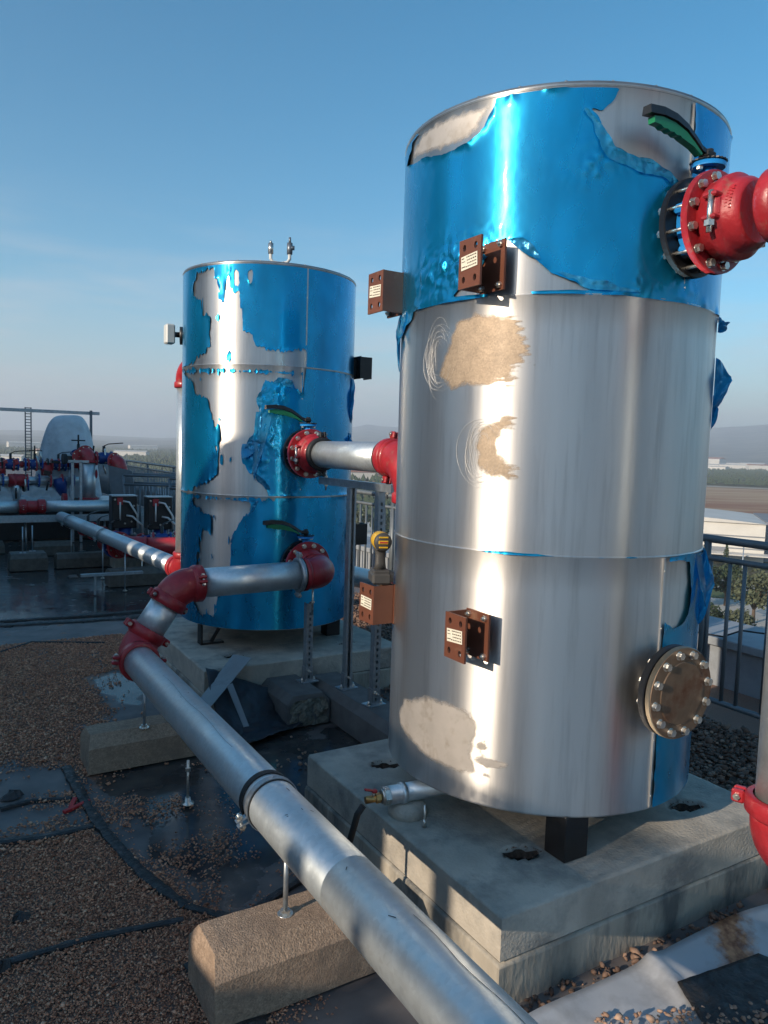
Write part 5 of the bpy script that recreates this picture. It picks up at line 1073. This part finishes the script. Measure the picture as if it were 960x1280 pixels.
def small_flange(p, ax, parent, r=.105, mt='red_paint', nb=8):
    MB().disc(p, ax, -.013, .013, r, 20, .003).build('flange', mt, parent); a, b, c = frame(ax); f0 = None
    for k in range(nb):
        q = 2*math.pi*(k+.5)/nb; d = b*(r*.82*math.cos(q))+c*(r*.82*math.sin(q))
        if f0 is None: f0 = MB().lathe(Vector(p)+d, a, [(-.028, .011), (.028, .011)], 6, False).build('bolt', 'zinc_bolt', parent); d0 = d
        else: copy_part(f0, parent, d-d0)
# two vertical pipes with elbows
for i, (x, y, zt_, lb) in enumerate(((2.184, 12.70, 1.36, 'left of two thick vertical pipes with red elbows beside the tarpaulin'), (2.608, 12.45, 1.26, 'right of two thick vertical pipes with red elbows beside the tarpaulin'))):
    t = thing('standpipe', lb, 'pipe', (x, y, .6)); e, a, b = elbow(t, (x, y, zt_), (0, 0, 1), (-.6 if i else -.25, .9, 0), .12, .105); pipe_part(t, (x, y, .58), a, .10, 24); small_flange((x, y, .66), (0, 0, 1), t, .16, 'red_paint', 8); small_flange(b, (-.6 if i else -.25, .9, 0), t, .14, 'red_paint', 8)
    MB().lathe((x, y, .58), (0, 0, 1), [(-.1, .15), (.04, .13)], 20).build('base', 'red_paint', t)
# overhead valve cluster between them
def hvalve(p, ax, label, mt='dark_blue_paint', lev=(1, 0, 0), sc=1., wheel=False):
    p = Vector(p); t = thing('gate_valve', label, 'valve', p, 'blue gate valves of the pump group')
    MB().lathe(p, ax, [(-.09*sc, .07*sc), (-.04*sc, .085*sc), (.04*sc, .085*sc), (.09*sc, .07*sc)], 18).build('body', mt, t)
    for s_ in (-.1, .1): small_flange(p+unit(ax)*(s_*sc), ax, t, .10*sc, 'red_paint' if s_ < 0 else mt, 6)
    MB().cyl(p, p+Z_*.17*sc, .02*sc, 10).build('stem', 'black_paint', t); L_ = unit(lev)
    if wheel: MB().cyl(p+Z_*.17*sc, p+Z_*.30*sc, .012*sc, 8).cyl(p+Z_*.22*sc-L_*.11*sc, p+Z_*.22*sc+L_*.11*sc, .010*sc, 6).cyl(p+Z_*.22*sc-Vector((L_.y, -L_.x, 0))*.09*sc, p+Z_*.22*sc+Vector((L_.y, -L_.x, 0))*.09*sc, .010*sc, 6).build('handle', 'black_paint', t)
    else: MB().sweep([p+Z_*.17*sc, p+Z_*.20*sc+L_*.06*sc, p+Z_*.22*sc+L_*.26*sc], .014*sc, 8, flat=.5).build('lever', 'black_paint', t)
    return t
RX = [( .40, 13.10), (.75, 13.12), (1.10, 13.14), (1.45, 13.16), (1.80, 13.18)]
mf = thing('upper_manifold', 'upper row of red pipe fittings in front of the tarpaulin', 'pipework', (1.2, 13.15, 1.15)); pipe_part(mf, (-.3, 13.08, 1.17), (2.2, 13.20, 1.17), .055, 16, 'red_paint')
for k in range(13): small_flange((.15+k*.165, 13.10+k*.0075, 1.17), (1, .045, 0), mf, .105, ('red_paint', 'black_paint', 'red_paint', 'dark_blue_paint')[k % 4], 6)
for x in (.95, 1.62): MB().cyl((x, 13.14, 1.17), (x, 13.14, 1.0), .085, 16).build('tee', 'red_paint', mf); 
for i, (x, y) in enumerate(RX): hvalve((x, y, 1.17), (1, .045, 0), ('leftmost', 'second', 'third', 'fourth', 'rightmost')[i]+' blue valve of the upper pipe row beside the tarpaulin', lev=((1, -.3, 0), (-1, 0, 0), (1, 0, 0), (-1, .2, 0), (1, 0, 0))[i], wheel=(i in (0, 3)))
ml = thing('lower_manifold', 'lower row of red and blue pipe fittings in front of the tarpaulin', 'pipework', (1.2, 12.95, .92)); pipe_part(ml, (-.3, 12.88, .93), (2.1, 13.0, .93), .06, 16, 'zinc_pipe')
for k in range(12): small_flange((.12+k*.17, 12.90+k*.0075, .93), (1, .045, 0), ml, .105, ('red_paint', 'red_paint', 'dark_blue_paint')[k % 3], 6)
MB().cyl((1.05, 12.94, .93), (1.28, 12.95, .93), .10, 18).build('tee', 'red_paint', ml); MB().cyl((1.16, 12.94, .93), (1.16, 12.94, .62), .062, 16).build('down_pipe', 'zinc_pipe', ml)
st_ = MB(); st_.lathe((1.78, 12.97, .93), (.25, 0, -1), [(-.04, .10), (.05, .11), (.16, .085), (.24, .06)], 18); st_.build('strainer', 'dark_blue_paint', ml)
for x in (.6, 1.95): MB().cyl((x, 13.0, 0), (x, 13.0, 1.1), .022, 8).build('leg', 'zinc_steel', ml)
hvalve((2.06, 12.9, 1.32), (0, 1, 0), 'blue valve up beside the left standpipe', lev=(.3, 1, 0), sc=1.15, wheel=True); hvalve((2.42, 12.75, 1.30), (1, 0, 0), 'blue valve between the two standpipes', lev=(1, 0, 0), sc=1.15)
fr = thing('support_frame', 'pair of thin channel posts in front of the left standpipe', 'frame', (2.0, 12.5, 0))
for x in (1.90, 2.02): MB().box((x, 12.45, .62), (.04, .04, 1.24)).build('post', 'zinc_steel', fr)
MB().box((1.99, 12.45, 1.25), (.30, .04, .04)).build('beam', 'zinc_steel', fr)
# gantry behind the tarpaulin
ga = thing('steel_gantry', 'steel gantry with a lattice post and long beam above the tarpaulin', 'gantry', (1.5, 14.3, 0))
lp = MB(); px_, py_ = 1.476, 14.30
for dx in (-.045, .045): lp.box((px_+dx, py_, 1.05), (.016, .05, 2.12))
for k in range(42): lp.box((px_, py_, .05+k*.05), (.076, .05, .012))
lp.build('lattice_post', 'rail_paint', ga); MB().box((.92, 14.27, 2.055), (3.4, .05, .055), Matrix.Rotation(-.05, 3, 'Z')).build('beam', 'zinc_steel', ga); MB().box((2.46, 14.1, 1.05), (.04, .04, 2.1)).build('post', 'rail_paint', ga)
# tarpaulin draped over a machine
def tarp_z(): pass
m_ = MB(); V = []; nx, ny = 46, 34
for i in range(ny+1):
    v = i/ny*math.pi*.5                       # 0 = crown, 90 deg = hem
    for j in range(nx):
        q = 2*math.pi*j/nx; rx, ry, hz = .47, .45, 1.37; fo = 1+(.20*abs(math.sin(q*4.5+1.3*math.sin(q*2)+v*.8))+.05*math.sin(q*13+3*v))*math.sin(v)**2+.16*float(fbm(np.array(math.cos(q)*2.2+5), np.array(math.sin(q)*2.2+v), 4, 3))
        sv = math.sin(v)**.72; x = 2.02+rx*sv*math.cos(q)*fo; y = 13.75+ry*sv*math.sin(q)*fo; z = .62+hz*(1-math.sin(v)**3.4)+.07*float(fbm(np.array(x*4.), np.array(y*4.+v), 3, 9))*math.sin(v)+.05*math.cos(q)*math.sin(v)*math.cos(v)
        V.append((x, y, z))
m_.add(V, [(i*nx+j, i*nx+(j+1) % nx, (i+1)*nx+(j+1) % nx, (i+1)*nx+j) for i in range(ny) for j in range(nx)], True)
tag(m_.build('tarpaulin', 'tarp', None, (1.95, 13.75, .6)), 'pale blue grey tarpaulin draped over tall equipment under the gantry', 'tarpaulin')
crumpled('plastic_wrap', 'tarp', ((.2, 12.8, .45), (1.95, 12.9, .45), (1.9, 13.05, .9), (.2, 13.0, .85)), 26, .35, 6, 6, 'crumpled pale plastic wrap hanging below the lower pipe row', 'plastic wrap')
q = thing('machine_skid', 'low steel skid under the tarpaulin and pipe rows', 'skid', (1.2, 13.4, 0)); MB().box((1.0, 13.5, .55), (3.6, 1.2, .10)).build('deck', 'zinc_steel', q); MB().box((.9, 13.3, .25), (3.8, .9, .48)).build('shade_panel', 'black_paint', q)  # black panel stands in for the dark shadow below the pipe rows
for x in (.2, 1.2, 2.3): MB().box((x, 13.2, .25), (.12, .12, .5)).build('foot', 'black_paint', q)
# the two pump motors with control boxes and white conduits
def pump(x, y, lb):
    t = thing('pump_set', lb, 'pump', (x, y, 0), 'black pump sets with white conduits')
    MB().box((x, y, .70), (.30, .22, .40), None, .01).build('motor_box', 'black_paint', t); MB().box((x, y, .905), (.31, .23, .012)).build('box_lid', 'zinc_steel', t)
    MB().lathe((x+.03, y, 0), (0, 0, 1), [(.14, .10), (.20, .13), (.34, .13), (.42, .09), (.52, .08)], 18).build('pump_body', 'dark_blue_paint', t)
    for z in (.20, .40): small_flange((x+.03, y, z), (0, 0, 1), t, .14, 'black_paint', 6)
    small_flange((x+.03, y-.16, .26), (0, 1, 0), t, .12, 'red_paint', 8)
    for k, (x0, z0, x1, z1) in enumerate(((-.02, .84, .14, .50), (.02, .66, .20, .42))):
        MB().sweep([(x+x0, y-.12, z0), (x+x0+.06, y-.17, z0-.01), (x+x1, y-.17, (z0+z1)/2), (x+x1+.01, y-.16, z1)], .013, 8).build('conduit', 'hose', t)
    MB().cyl((x-.06, y-.125, .83), (x-.06, y-.125, .60), .010, 8).build('conduit', 'hose', t); MB().box((x-.06, y-.117, .84), (.07, .012, .09), None, .003).build('red_badge', 'red_paint', t)
    for dx, dz in ((-.12, .86), (.11, .78), (.08, .58), (.0, .56)): MB().lathe((x+dx, y-.11, dz), (0, -1, 0), [(0, .013), (.02, .010)], 8).build('screw', 'zinc_bolt', t)
    MB().box((x+.02, y, .07), (.34, .34, .14), None, .01).build('base', 'concrete_side', t)
    return t
pump(2.10, 9.85, 'left black pump motor with white conduits, above the receding pipe'); pump(2.47, 9.58, 'right black pump motor with white conduits, next to the farther tank')
hl = thing('suction_header', 'thick red low pipe with elbow just left of the farther tank', 'pipe', (2.3, 8.6, .3)); e, a, b = elbow(hl, (2.02, 8.95, .36), (.4, -1, 0), (1, -.25, 0), .14, .12); pipe_part(hl, b, b+Vector((.9, -.225, 0)), .118, 24, 'red_paint'); pipe_part(hl, a-Vector((.16, -.4, 0)), a, .10, 20, 'red_paint'); small_flange(a-Vector((.05, -.12, 0)), (.4, -1, 0), hl, .16, 'red_paint', 8); small_flange(a-Vector((.08, -.20, 0)), (.4, -1, 0), hl, .16, 'dark_blue_paint', 8)
for i, (x, y, z, ax, c) in enumerate(((1.90, 9.6, .40, (.3, -1, 0), 'red_paint'), (1.82, 9.95, .42, (.3, -1, 0), 'red_paint'), (1.76, 10.3, .44, (.3, -1, 0), 'red_paint'), (2.38, 9.05, .42, (1, -.2, 0), 'dark_blue_paint'), (2.62, 8.95, .44, (1, -.2, 0), 'dark_blue_paint'), (2.28, 9.4, .36, (.3, -1, 0), 'dark_blue_paint'))):
    t = hvalve((x, y, z), ax, ('red flanged joint nearest the left pump', 'second red flanged joint behind the left pump', 'third red flanged joint, farthest behind the left pump', 'blue valve above the thick red pipe, left one', 'blue valve above the thick red pipe, right one', 'blue volute valve between the two black pumps')[i], c, lev=(.6, .6, 0), sc=1.0)
pipe_part(hl, (1.95, 9.45, .36), (1.70, 10.6, .44), .05, 16, 'zinc_pipe')
rr = random.Random(8); xk = thing('valve_clutter', 'dark small valves, gauges and brackets crowded along the pump pipework', 'pipework', (1.2, 12.9, .9))
for k in range(46):
    x, z = rr.uniform(-.1, 2.7), rr.choice((.66, .78, 1.05, 1.12, 1.22, 1.28)); y = 12.75+rr.uniform(-.1, .25); c = rr.choice(('black_paint', 'black_paint', 'dark_blue_paint', 'red_paint', 'zinc_bolt', 'rubber'))
    if k % 3 == 0: MB().disc((x, y, z), (1, .1, 0), -.03, .03, rr.uniform(.05, .09), 12, .004).build('small_flange', c, xk)
    elif k % 3 == 1: MB().cyl((x, y, z), (x+rr.uniform(-.05, .05), y, z+rr.uniform(.10, .24)), .014, 8).build('stem', c, xk)
    else: MB().box((x, y, z), (rr.uniform(.05, .14), .07, rr.uniform(.04, .10)), Matrix.Rotation(rr.uniform(-.4, .4), 3, 'Y'), .006).build('small_bracket', c, xk)
q = thing('dark_equipment', 'dark valve and pipe clutter at the left edge behind the railing gap', 'pipework', (.5, 13.6, .6)); MB().cyl((.2, 13.6, .55), (.2, 13.6, 1.45), .03, 8).cyl((.62, 13.5, .55), (.62, 13.5, 1.35), .025, 8).build('uprights', 'dark_blue_paint', q); MB().box((.1, 14.4, .95), (1.6, .5, .7), None, .02).build('cabinet', 'grey_wall', q)

# ================================================================ LANDSCAPE
HX, HY = .516, .856      # heading of the camera on the ground
PLAIN = -28.0
def polar(az_deg, d): a = R(az_deg); return d*math.sin(a), d*math.cos(a)
ky = np.array([-180, -60, -10, 0, 4.2, 6.6, 10.2, 14.6, 22, 28, 28.9, 29.8, 30.7, 31.6, 36, 44, 50, 54.4, 56.4, 57.9, 66, 90, 130, 180.])
ke = np.array([.010, .012, .008, .006, .0072, .0082, .0048, .0040, .012, .0245, .0262, .0300, .0275, .0270, .030, .036, .034, .0352, .0377, .0400, .045, .030, .015, .010])
ke = np.interp(ky, ky, ke)
rs = np.concatenate([np.geomspace(70, 2200, 46), np.linspace(2400, 11000, 60), [14000, 22000, 40000]]); azs = np.concatenate([np.arange(-180, -20, 5), np.arange(-20, 75, .35), np.arange(75, 181, 5)])
AA, RR = np.meshgrid(azs, rs); sk = np.interp(AA, ky, ke); D0 = 8600.
crest = (sk*D0+1.6)+PLAIN*0
up_ = np.clip((RR-3600-900*fbm(AA*.15, RR*0, 3, 3))/(D0-3900), 0, 1); hgt = (crest-PLAIN)*(up_**1.5)*(RR <= D0)+np.where(RR > D0, (crest-PLAIN)*np.clip(1-(RR-D0)/4000, 0, 1), 0)
rid = fbm(AA*.55, RR/900., 5, 14); hgt = hgt*(1+.35*rid*np.clip(1-up_, .05, 1))*1.0; foot = np.clip(fbm(AA*.22+9, RR/1500., 4, 6)+.08, 0, 1)*150*np.exp(-((RR-5200)/1400.)**2); hgt = np.maximum(hgt, 0)+foot*.45
ZZt = PLAIN+hgt-((RR > 15000)*40.); Xt, Yt = RR*np.sin(np.radians(AA)), RR*np.cos(np.radians(AA))
ny_, nx_ = Xt.shape; V = np.stack([Xt, Yt, ZZt], -1).reshape(-1, 3); V = np.vstack([V, [[0, 0, PLAIN]]]); I = np.arange(ny_*nx_).reshape(ny_, nx_)
F_ = np.stack([I[:-1, :-1], I[1:, :-1], I[1:, 1:], I[:-1, 1:]], -1).reshape(-1, 4).tolist(); F_ += [(ny_*nx_, int(I[0, k]), int(I[0, k+1])) for k in range(nx_-1)]
me = bpy.data.meshes.new('terrain'); me.from_pydata(V.tolist(), [], F_); me.polygons.foreach_set('use_smooth', [True]*len(F_)); me.update()
mt = mat('terrain', (.1, .1, .06), .95); N, L = mt.node_tree.nodes, mt.node_tree.links; B = N['Principled BSDF']; B.inputs['Specular IOR Level'].default_value = .1
tcn = N.new('ShaderNodeTexCoord'); rot = N.new('ShaderNodeMapping'); rot.inputs['Rotation'].default_value = (0, 0, R(31.2)); L.new(tcn.outputs['Object'], rot.inputs['Vector'])
sepx = N.new('ShaderNodeSeparateXYZ'); L.new(rot.outputs[0], sepx.inputs[0])
# fields laid out as strips across the plain
def tex(sc, det, st, src):
    n = N.new('ShaderNodeTexNoise'); n.inputs['Scale'].default_value = sc; n.inputs['Detail'].default_value = det; m2 = N.new('ShaderNodeMapping'); m2.inputs['Scale'].default_value = st; L.new(src, m2.inputs['Vector']); L.new(m2.outputs[0], n.inputs['Vector']); return n.outputs['Fac']
scrub = ramp(tex(.09, 8, (1, 1, 1), tcn.outputs['Object']), .42, .60, (.030, .040, .022), (.095, .085, .055))
soil = ramp(tex(.012, 8, (.5, 3, 1), rot.outputs[0]), .4, .62, (.28, .15, .095), (.42, .31, .20))
hill = ramp(tex(.006, 9, (1, 1, 1), tcn.outputs['Object']), .42, .62, (.022, .032, .022), (.15, .135, .095))
vlen = N.new('ShaderNodeVectorMath'); vlen.operation = 'LENGTH'; L.new(tcn.outputs['Object'], vlen.inputs[0]); D_ = vlen.outputs['Value']
def between(a, b, soft): 
    m1 = N.new('ShaderNodeMapRange'); m1.inputs['From Min'].default_value = a-soft; m1.inputs['From Max'].default_value = a+soft; L.new(D_, m1.inputs['Value'])
    m2 = N.new('ShaderNodeMapRange'); m2.inputs['From Min'].default_value = b+soft; m2.inputs['From Max'].default_value = b-soft; L.new(D_, m2.inputs['Value']); return math_('MULTIPLY', m1.outputs[0], m2.outputs[0])
orchard = ramp(tex(.11, 6, (1, 1, 1), tcn.outputs['Object']), .45, .56, (.028, .042, .020), (.12, .10, .06))
c_ = mixc(between(380, 860, 30), scrub, soil); c_ = mixc(between(860, 900, 6), c_, ramp(tex(.01, 2, (1, 1, 1), tcn.outputs['Object']), .3, .7, (.48, .44, .38), (.42, .39, .35))); c_ = mixc(between(905, 3600, 60), c_, orchard); c_ = mixc(between(3600, 90000, 500), c_, hill)
L.new(c_, B.inputs['Base Color'])
me.materials.append(mt); to = bpy.data.objects.new('terrain', me); COL.objects.link(to); struct(to)
def ground_patch(name, pts, z, mt_): # small flat sheets on the plain
    return struct(MB().prism([(*polar(a, d), PLAIN+z) for a, d in pts], (0, 0, .12)).build(name, mt_, None, (*polar(*pts[0]), PLAIN+z)))
mat('asphalt', (.06, .06, .062), .9, var=.1, vscale=.1); mat('pale_paving', (.42, .41, .38), .9, var=.08, vscale=.05); mat('grass', (.07, .10, .03), .95, var=.3, vscale=.15)
ground_patch('yard_paving', ((40, 150), (68, 150), (66, 205), (42, 205)), .1, 'pale_paving'); ground_patch('grass_strip', ((40, 178), (68, 178), (68, 190), (40, 190)), .3, 'grass'); ground_patch('road', ((26, 118), (72, 118), (72, 124), (26, 124)), .1, 'asphalt'); ground_patch('yard_paving', ((20, 150), (39, 150), (38, 330), (21, 330)), .05, 'pale_paving')
# warehouse on the right
def obox(mb, az, d, w, dp, z0, z1, yaw):
    x, y = polar(az, d); M = Matrix.Rotation(-R(az+yaw), 3, 'Z'); mb.box((x, y, PLAIN+(z0+z1)/2), (w, dp, z1-z0), M); return x, y, M
wx, wy = polar(52.2, 262); wh = thing('warehouse', 'large pale warehouse with shallow curved roof beyond the railing, at right', 'warehouse', (wx, wy, PLAIN)); M = Matrix.Rotation(-R(52), 3, 'Z')
def wp(x, y, z): return Vector((wx, wy, PLAIN))+M@Vector((x, y, z))
MB().box(wp(-6, 0, 5.6), (62, 44, 11.2), M).build('hall', 'wall_render', wh)
n = 16; V = []
for k in range(n+1): u = -1+2*k/n; V += [wp(-6+31.5*u, -22.6, 11.2+1.5*(1-u*u)), wp(-6+31.5*u, 22.6, 11.2+1.5*(1-u*u))]
MB().add(V, [(2*k, 2*k+1, 2*k+3, 2*k+2) for k in range(n)], True).add([wp(-37.5, -22.6, 11.2)]+V[0::2]+[wp(25.5, -22.6, 11.2)], [tuple(range(n+3))]).build('roof', 'roof_sheet', wh)
MB().box(wp(33, 2, 5.8), (15, 40, 11.6), M).build('grey_wing', 'grey_wall', wh)
for zz in (3.8, 7.4): MB().box(wp(-6, -22.05, zz), (62.1, .12, .35), M).build('joint_band', 'grey_wall', wh)
wf = MB().box(wp(-30, -22.1, 1.9), (4, .2, 3.8), M).build('loading_door', 'grey_wall', wh)
for k in range(1, 6): copy_part(wf, wh, M@Vector((8.6*k, 0, 0)))
MB().box(wp(-4, -26, 2.6), (60, 6, .35), M).build('canopy', 'roof_sheet', wh)
w2 = thing('low_shed', 'long low pale shed between the two tanks, seen past the slotted posts', 'shed', (*polar(30, 200), PLAIN)); b_ = MB(); obox(b_, 30, 210, 34, 14, 0, 4.2, 0); b_.build('walls', 'wall_render', w2); b_ = MB(); obox(b_, 30, 210, 36, 16, 4.2, 4.7, 0); b_.build('roof', 'roof_sheet', w2)
w3 = thing('green_cabinet', 'small green and white kiosk seen between tanks above the impact driver', 'kiosk', (*polar(30.5, 120), PLAIN)); b_ = MB(); obox(b_, 30.6, 150, 3.5, 3, 0, 6.6, 0); b_.build('walls', 'wall_render', w3); b_ = MB(); obox(b_, 30.6, 148.2, 3.4, .3, 6.6, 9.2, 0); b_.build('sign_board', 'green_cabinet', w3)
# scattered far buildings
rr = random.Random(21)
def house(az, d, w, dp, h, label, tiled=False):
    x, y = polar(az, d); t = thing('farm_building', label, 'building', (x, y, PLAIN)); zt = 0
    k = int(np.argmin(np.abs(rs-d))); j = int(np.argmin(np.abs(azs-az))); zg = float(ZZt[k, j])
    t.location.z = zg; t['_w'] = (x, y, zg); M = Matrix.Rotation(-R(az)+rr.uniform(-.5, .5), 3, 'Z'); hh = h+4
    MB().box((x, y, zg-4+hh/2), (w, dp, hh), M).build('walls', 'wall_render', t)
    c = Vector((x, y, zg+h)); a = [c+M@Vector(q) for q in ((-w/2-.6, -dp/2-.6, 0), (w/2+.6, -dp/2-.6, 0), (w/2+.6, dp/2+.6, 0), (-w/2-.6, dp/2+.6, 0), (-w/2-.6, 0, h*.22), (w/2+.6, 0, h*.22))]
    MB().add(a, [(0, 1, 5, 4), (2, 3, 4, 5), (0, 4, 3), (1, 2, 5), (3, 2, 1, 0)]).build('roof', 'tiles' if tiled else 'roof_sheet', t); return t
H = [(4.4, 900, 40, 16, 9, 'pale long farm building at the far left edge of the plain'), (5.6, 2300, 80, 30, 14, 'white factory block on the left skyline under the tarpaulin'), (7.4, 1400, 50, 18, 9, 'white barn left of the tarpaulin on the plain'), (11.2, 330, 30, 12, 7, 'pale building seen between the standpipes and railing panels'), (12.6, 1500, 60, 20, 9, 'low white building between the standpipes and farther tank'), (13.4, 2600, 90, 26, 12, 'white building on the skyline above the railing panels'),
     (28.8, 700, 40, 14, 7, 'small white building nearest, between the tanks above the cross bar'), (29.6, 1500, 50, 20, 9, 'white building between the tanks, centre of the row'), (30.6, 1300, 40, 20, 8, 'white building between the tanks, right of the row'), (31.3, 1800, 60, 20, 10, 'far white building between the tanks by the red elbow'),
     (54.2, 3000, 120, 50, 28, 'bright white factory at the foot of the mountain, beside the near tank'), (55.2, 2600, 100, 30, 10, 'second long white building below the mountain'), (56.0, 2500, 90, 30, 12, 'white building in the middle of the row below the mountain'), (57.1, 2700, 80, 30, 16, 'white block right of the middle below the mountain'), (57.7, 2400, 80, 30, 14, 'rightmost white building below the mountain'), (55.6, 3200, 90, 30, 12, 'higher pale building on the mountain foot'), (56.6, 3150, 60, 30, 12, 'higher small building on the mountain foot at right'), (54.7, 2200, 70, 20, 8, 'nearest pale roof below the mountain')]
for i, (az, d, w, dp, h, lb) in enumerate(H): house(az, d, w, dp, h, lb, i % 4 == 2)
# trees: trunk, limbs, leaf clumps
def leaf_cloud(cx, cy, cz, rx, rz, n, size, seed, cone=False):
    g = np.random.default_rng(seed); u = g.normal(0, 1, (n, 3)); u /= np.linalg.norm(u, axis=1)[:, None]; r = g.uniform(.45, 1, n)**.6
    P = u*r[:, None]*np.array([rx, rx, rz]); P *= (1+.35*np.sin(u[:, 0:1]*5+seed)*np.cos(u[:, 1:2]*4+seed))
    if cone: k = (P[:, 2]/rz+1)/2; P[:, 0] *= (1.05-k); P[:, 1] *= (1.05-k)
    P += np.array([cx, cy, cz]); a = g.normal(0, 1, (n, 3)); a /= np.linalg.norm(a, axis=1)[:, None]; b = np.cross(a, g.normal(0, 1, (n, 3))); b /= np.linalg.norm(b, axis=1)[:, None]
    s = size*g.uniform(.6, 1.4, (n, 1)); V = np.stack([P-a*s, P+b*s*.8, P+a*s, P-b*s*.6], 1).reshape(-1, 3); return V.tolist(), [(4*i, 4*i+1, 4*i+2, 4*i+3) for i in range(n)]
def tree(az, d, h, w, label, kind='olive', n=420, nm='broadleaf_tree'):
    x, y = polar(az, d); t = thing(nm, label, 'tree', (x, y, PLAIN)); k = kind == 'cypress'; th = h*(.12 if k else .35)
    m_ = MB().cyl((x, y, PLAIN), (x, y, PLAIN+h*.6), w*.05, 8, w*.02)
    if not k:
        for q in range(5): a = q*1.26+az; m_.cyl((x, y, PLAIN+th*.8), (x+w*.3*math.cos(a), y+w*.3*math.sin(a), PLAIN+h*.68), w*.028, 6, w*.01)
    m_.build('trunk', 'bark', t); V, F = leaf_cloud(x, y, PLAIN+(th+h)/2, w/2, (h-th)/2, n, w*(.045 if not k else .12), int(az*100), k)
    MB().add(V, F).build('crown', 'leaf_olive' if kind == 'olive' else 'leaf_dark', t); return t
TRE = [(54.1, 158, 9.5, 7.5, 'broad dark tree touching the blue film flap, seen through the railing', 'dark'), (56.0, 165, 8.5, 7.5, 'round dark tree in the middle of the railing view', 'dark'), (57.8, 150, 9.5, 7.5, 'leafy tree by the galvanised riser behind the railing', 'olive'), (54.9, 132, 6.0, 5.5, 'dark low tree just above the parapet, seen between balusters', 'dark'), (56.9, 135, 5, 5, 'low olive tree above the parapet, right of the dark one', 'olive'), (53.0, 95, 7, 7, 'olive tree hidden mostly by the near tank', 'olive'),
       (54.45, 222, 8, 2.0, 'slim cypress in front of the warehouse, nearer the tank', 'cypress'), (55.85, 222, 8, 2.1, 'slim cypress in front of the warehouse, right one', 'cypress'), (28.9, 140, 8, 9, 'dark tree seen left of the first slotted post', 'dark'), (30.2, 150, 7, 8, 'dark tree seen between the two slotted posts', 'dark'), (31.2, 240, 8, 8, 'tree beside the green kiosk', 'dark'), (29.3, 260, 8, 9, 'tree behind the low shed between the tanks', 'olive')]
for az, d, h, w, lb, kd in TRE: tree(az, d, h, w, lb, kd, 1500 if kd != 'cypress' else 400, 'cypress' if kd == 'cypress' else 'broadleaf_tree')
# lamp post on the warehouse yard
x, y = polar(56.9, 190); q = thing('yard_lamp', 'tall thin lamp post in front of the warehouse', 'lamp post', (x, y, PLAIN)); MB().cyl((x, y, PLAIN), (x, y, PLAIN+10), .12, 8).build('mast', 'zinc_steel', q); MB().box((x, y, PLAIN+10), (1.6, .4, .25)).build('lamp_head', 'wall_render', q)
# far orchards and woods, one mass
g = np.random.default_rng(3); V = []; F = []
az_ = np.concatenate([g.uniform(3, 16, 5200), g.uniform(27, 33, 1500), g.uniform(52, 60, 2600)]); d_ = np.concatenate([260+g.uniform(0, 1, 5200)**1.5*2600, 300+g.uniform(0, 1, 1500)**1.5*2600, 930+g.uniform(0, 1, 2600)*2300])
m_ = MB(); octa = [(1, 0, 0), (0, 1, 0), (-1, 0, 0), (0, -1, 0), (0, 0, 1)]
V = []; F = []
for az, d in zip(az_, d_):
    x, y = polar(float(az), float(d)); s = float(g.uniform(1.8, 3.6)); hh = float(g.uniform(1.1, 2.2)); o = len(V)
    for (a, b, c) in octa: V.append((x+a*s*g.uniform(.7, 1.2), y+b*s*g.uniform(.7, 1.2), PLAIN-.3+(c*hh*s if c else s*.5)))
    F += [(o, o+1, o+4), (o+1, o+2, o+4), (o+2, o+3, o+4), (o+3, o, o+4)]
m_.add(V, F); tag(stuff(m_.build('orchard_wood', 'leaf_dark', None, (0, 0, PLAIN))), 'dark mass of far orchards and woods across the plain', 'woodland')

# ---- air
hz = MB().box((0, 0, 165), (46000, 46000, 392)); hzo = hz.build('haze', 'glass_dark', None, (0, 0, 0)); hm = bpy.data.materials.new('haze_air'); hm.use_nodes = True; hn = hm.node_tree.nodes; hn.remove(hn['Principled BSDF'])
pv = hn.new('ShaderNodeVolumePrincipled'); pv.inputs['Color'].default_value = (.90, .94, 1, 1); pv.inputs['Density'].default_value = 2.4e-4; pv.inputs['Anisotropy'].default_value = .2; hm.node_tree.links.new(pv.outputs[0], hn['Material Output'].inputs['Volume'])
hzo.data.materials.clear(); hzo.data.materials.append(hm); stuff(hzo); hzo['label'] = 'thin pale haze lying over the plain and mountains'; hzo['category'] = 'haze'
for o in bpy.data.objects:
    if '_w' in o: del o['_w']
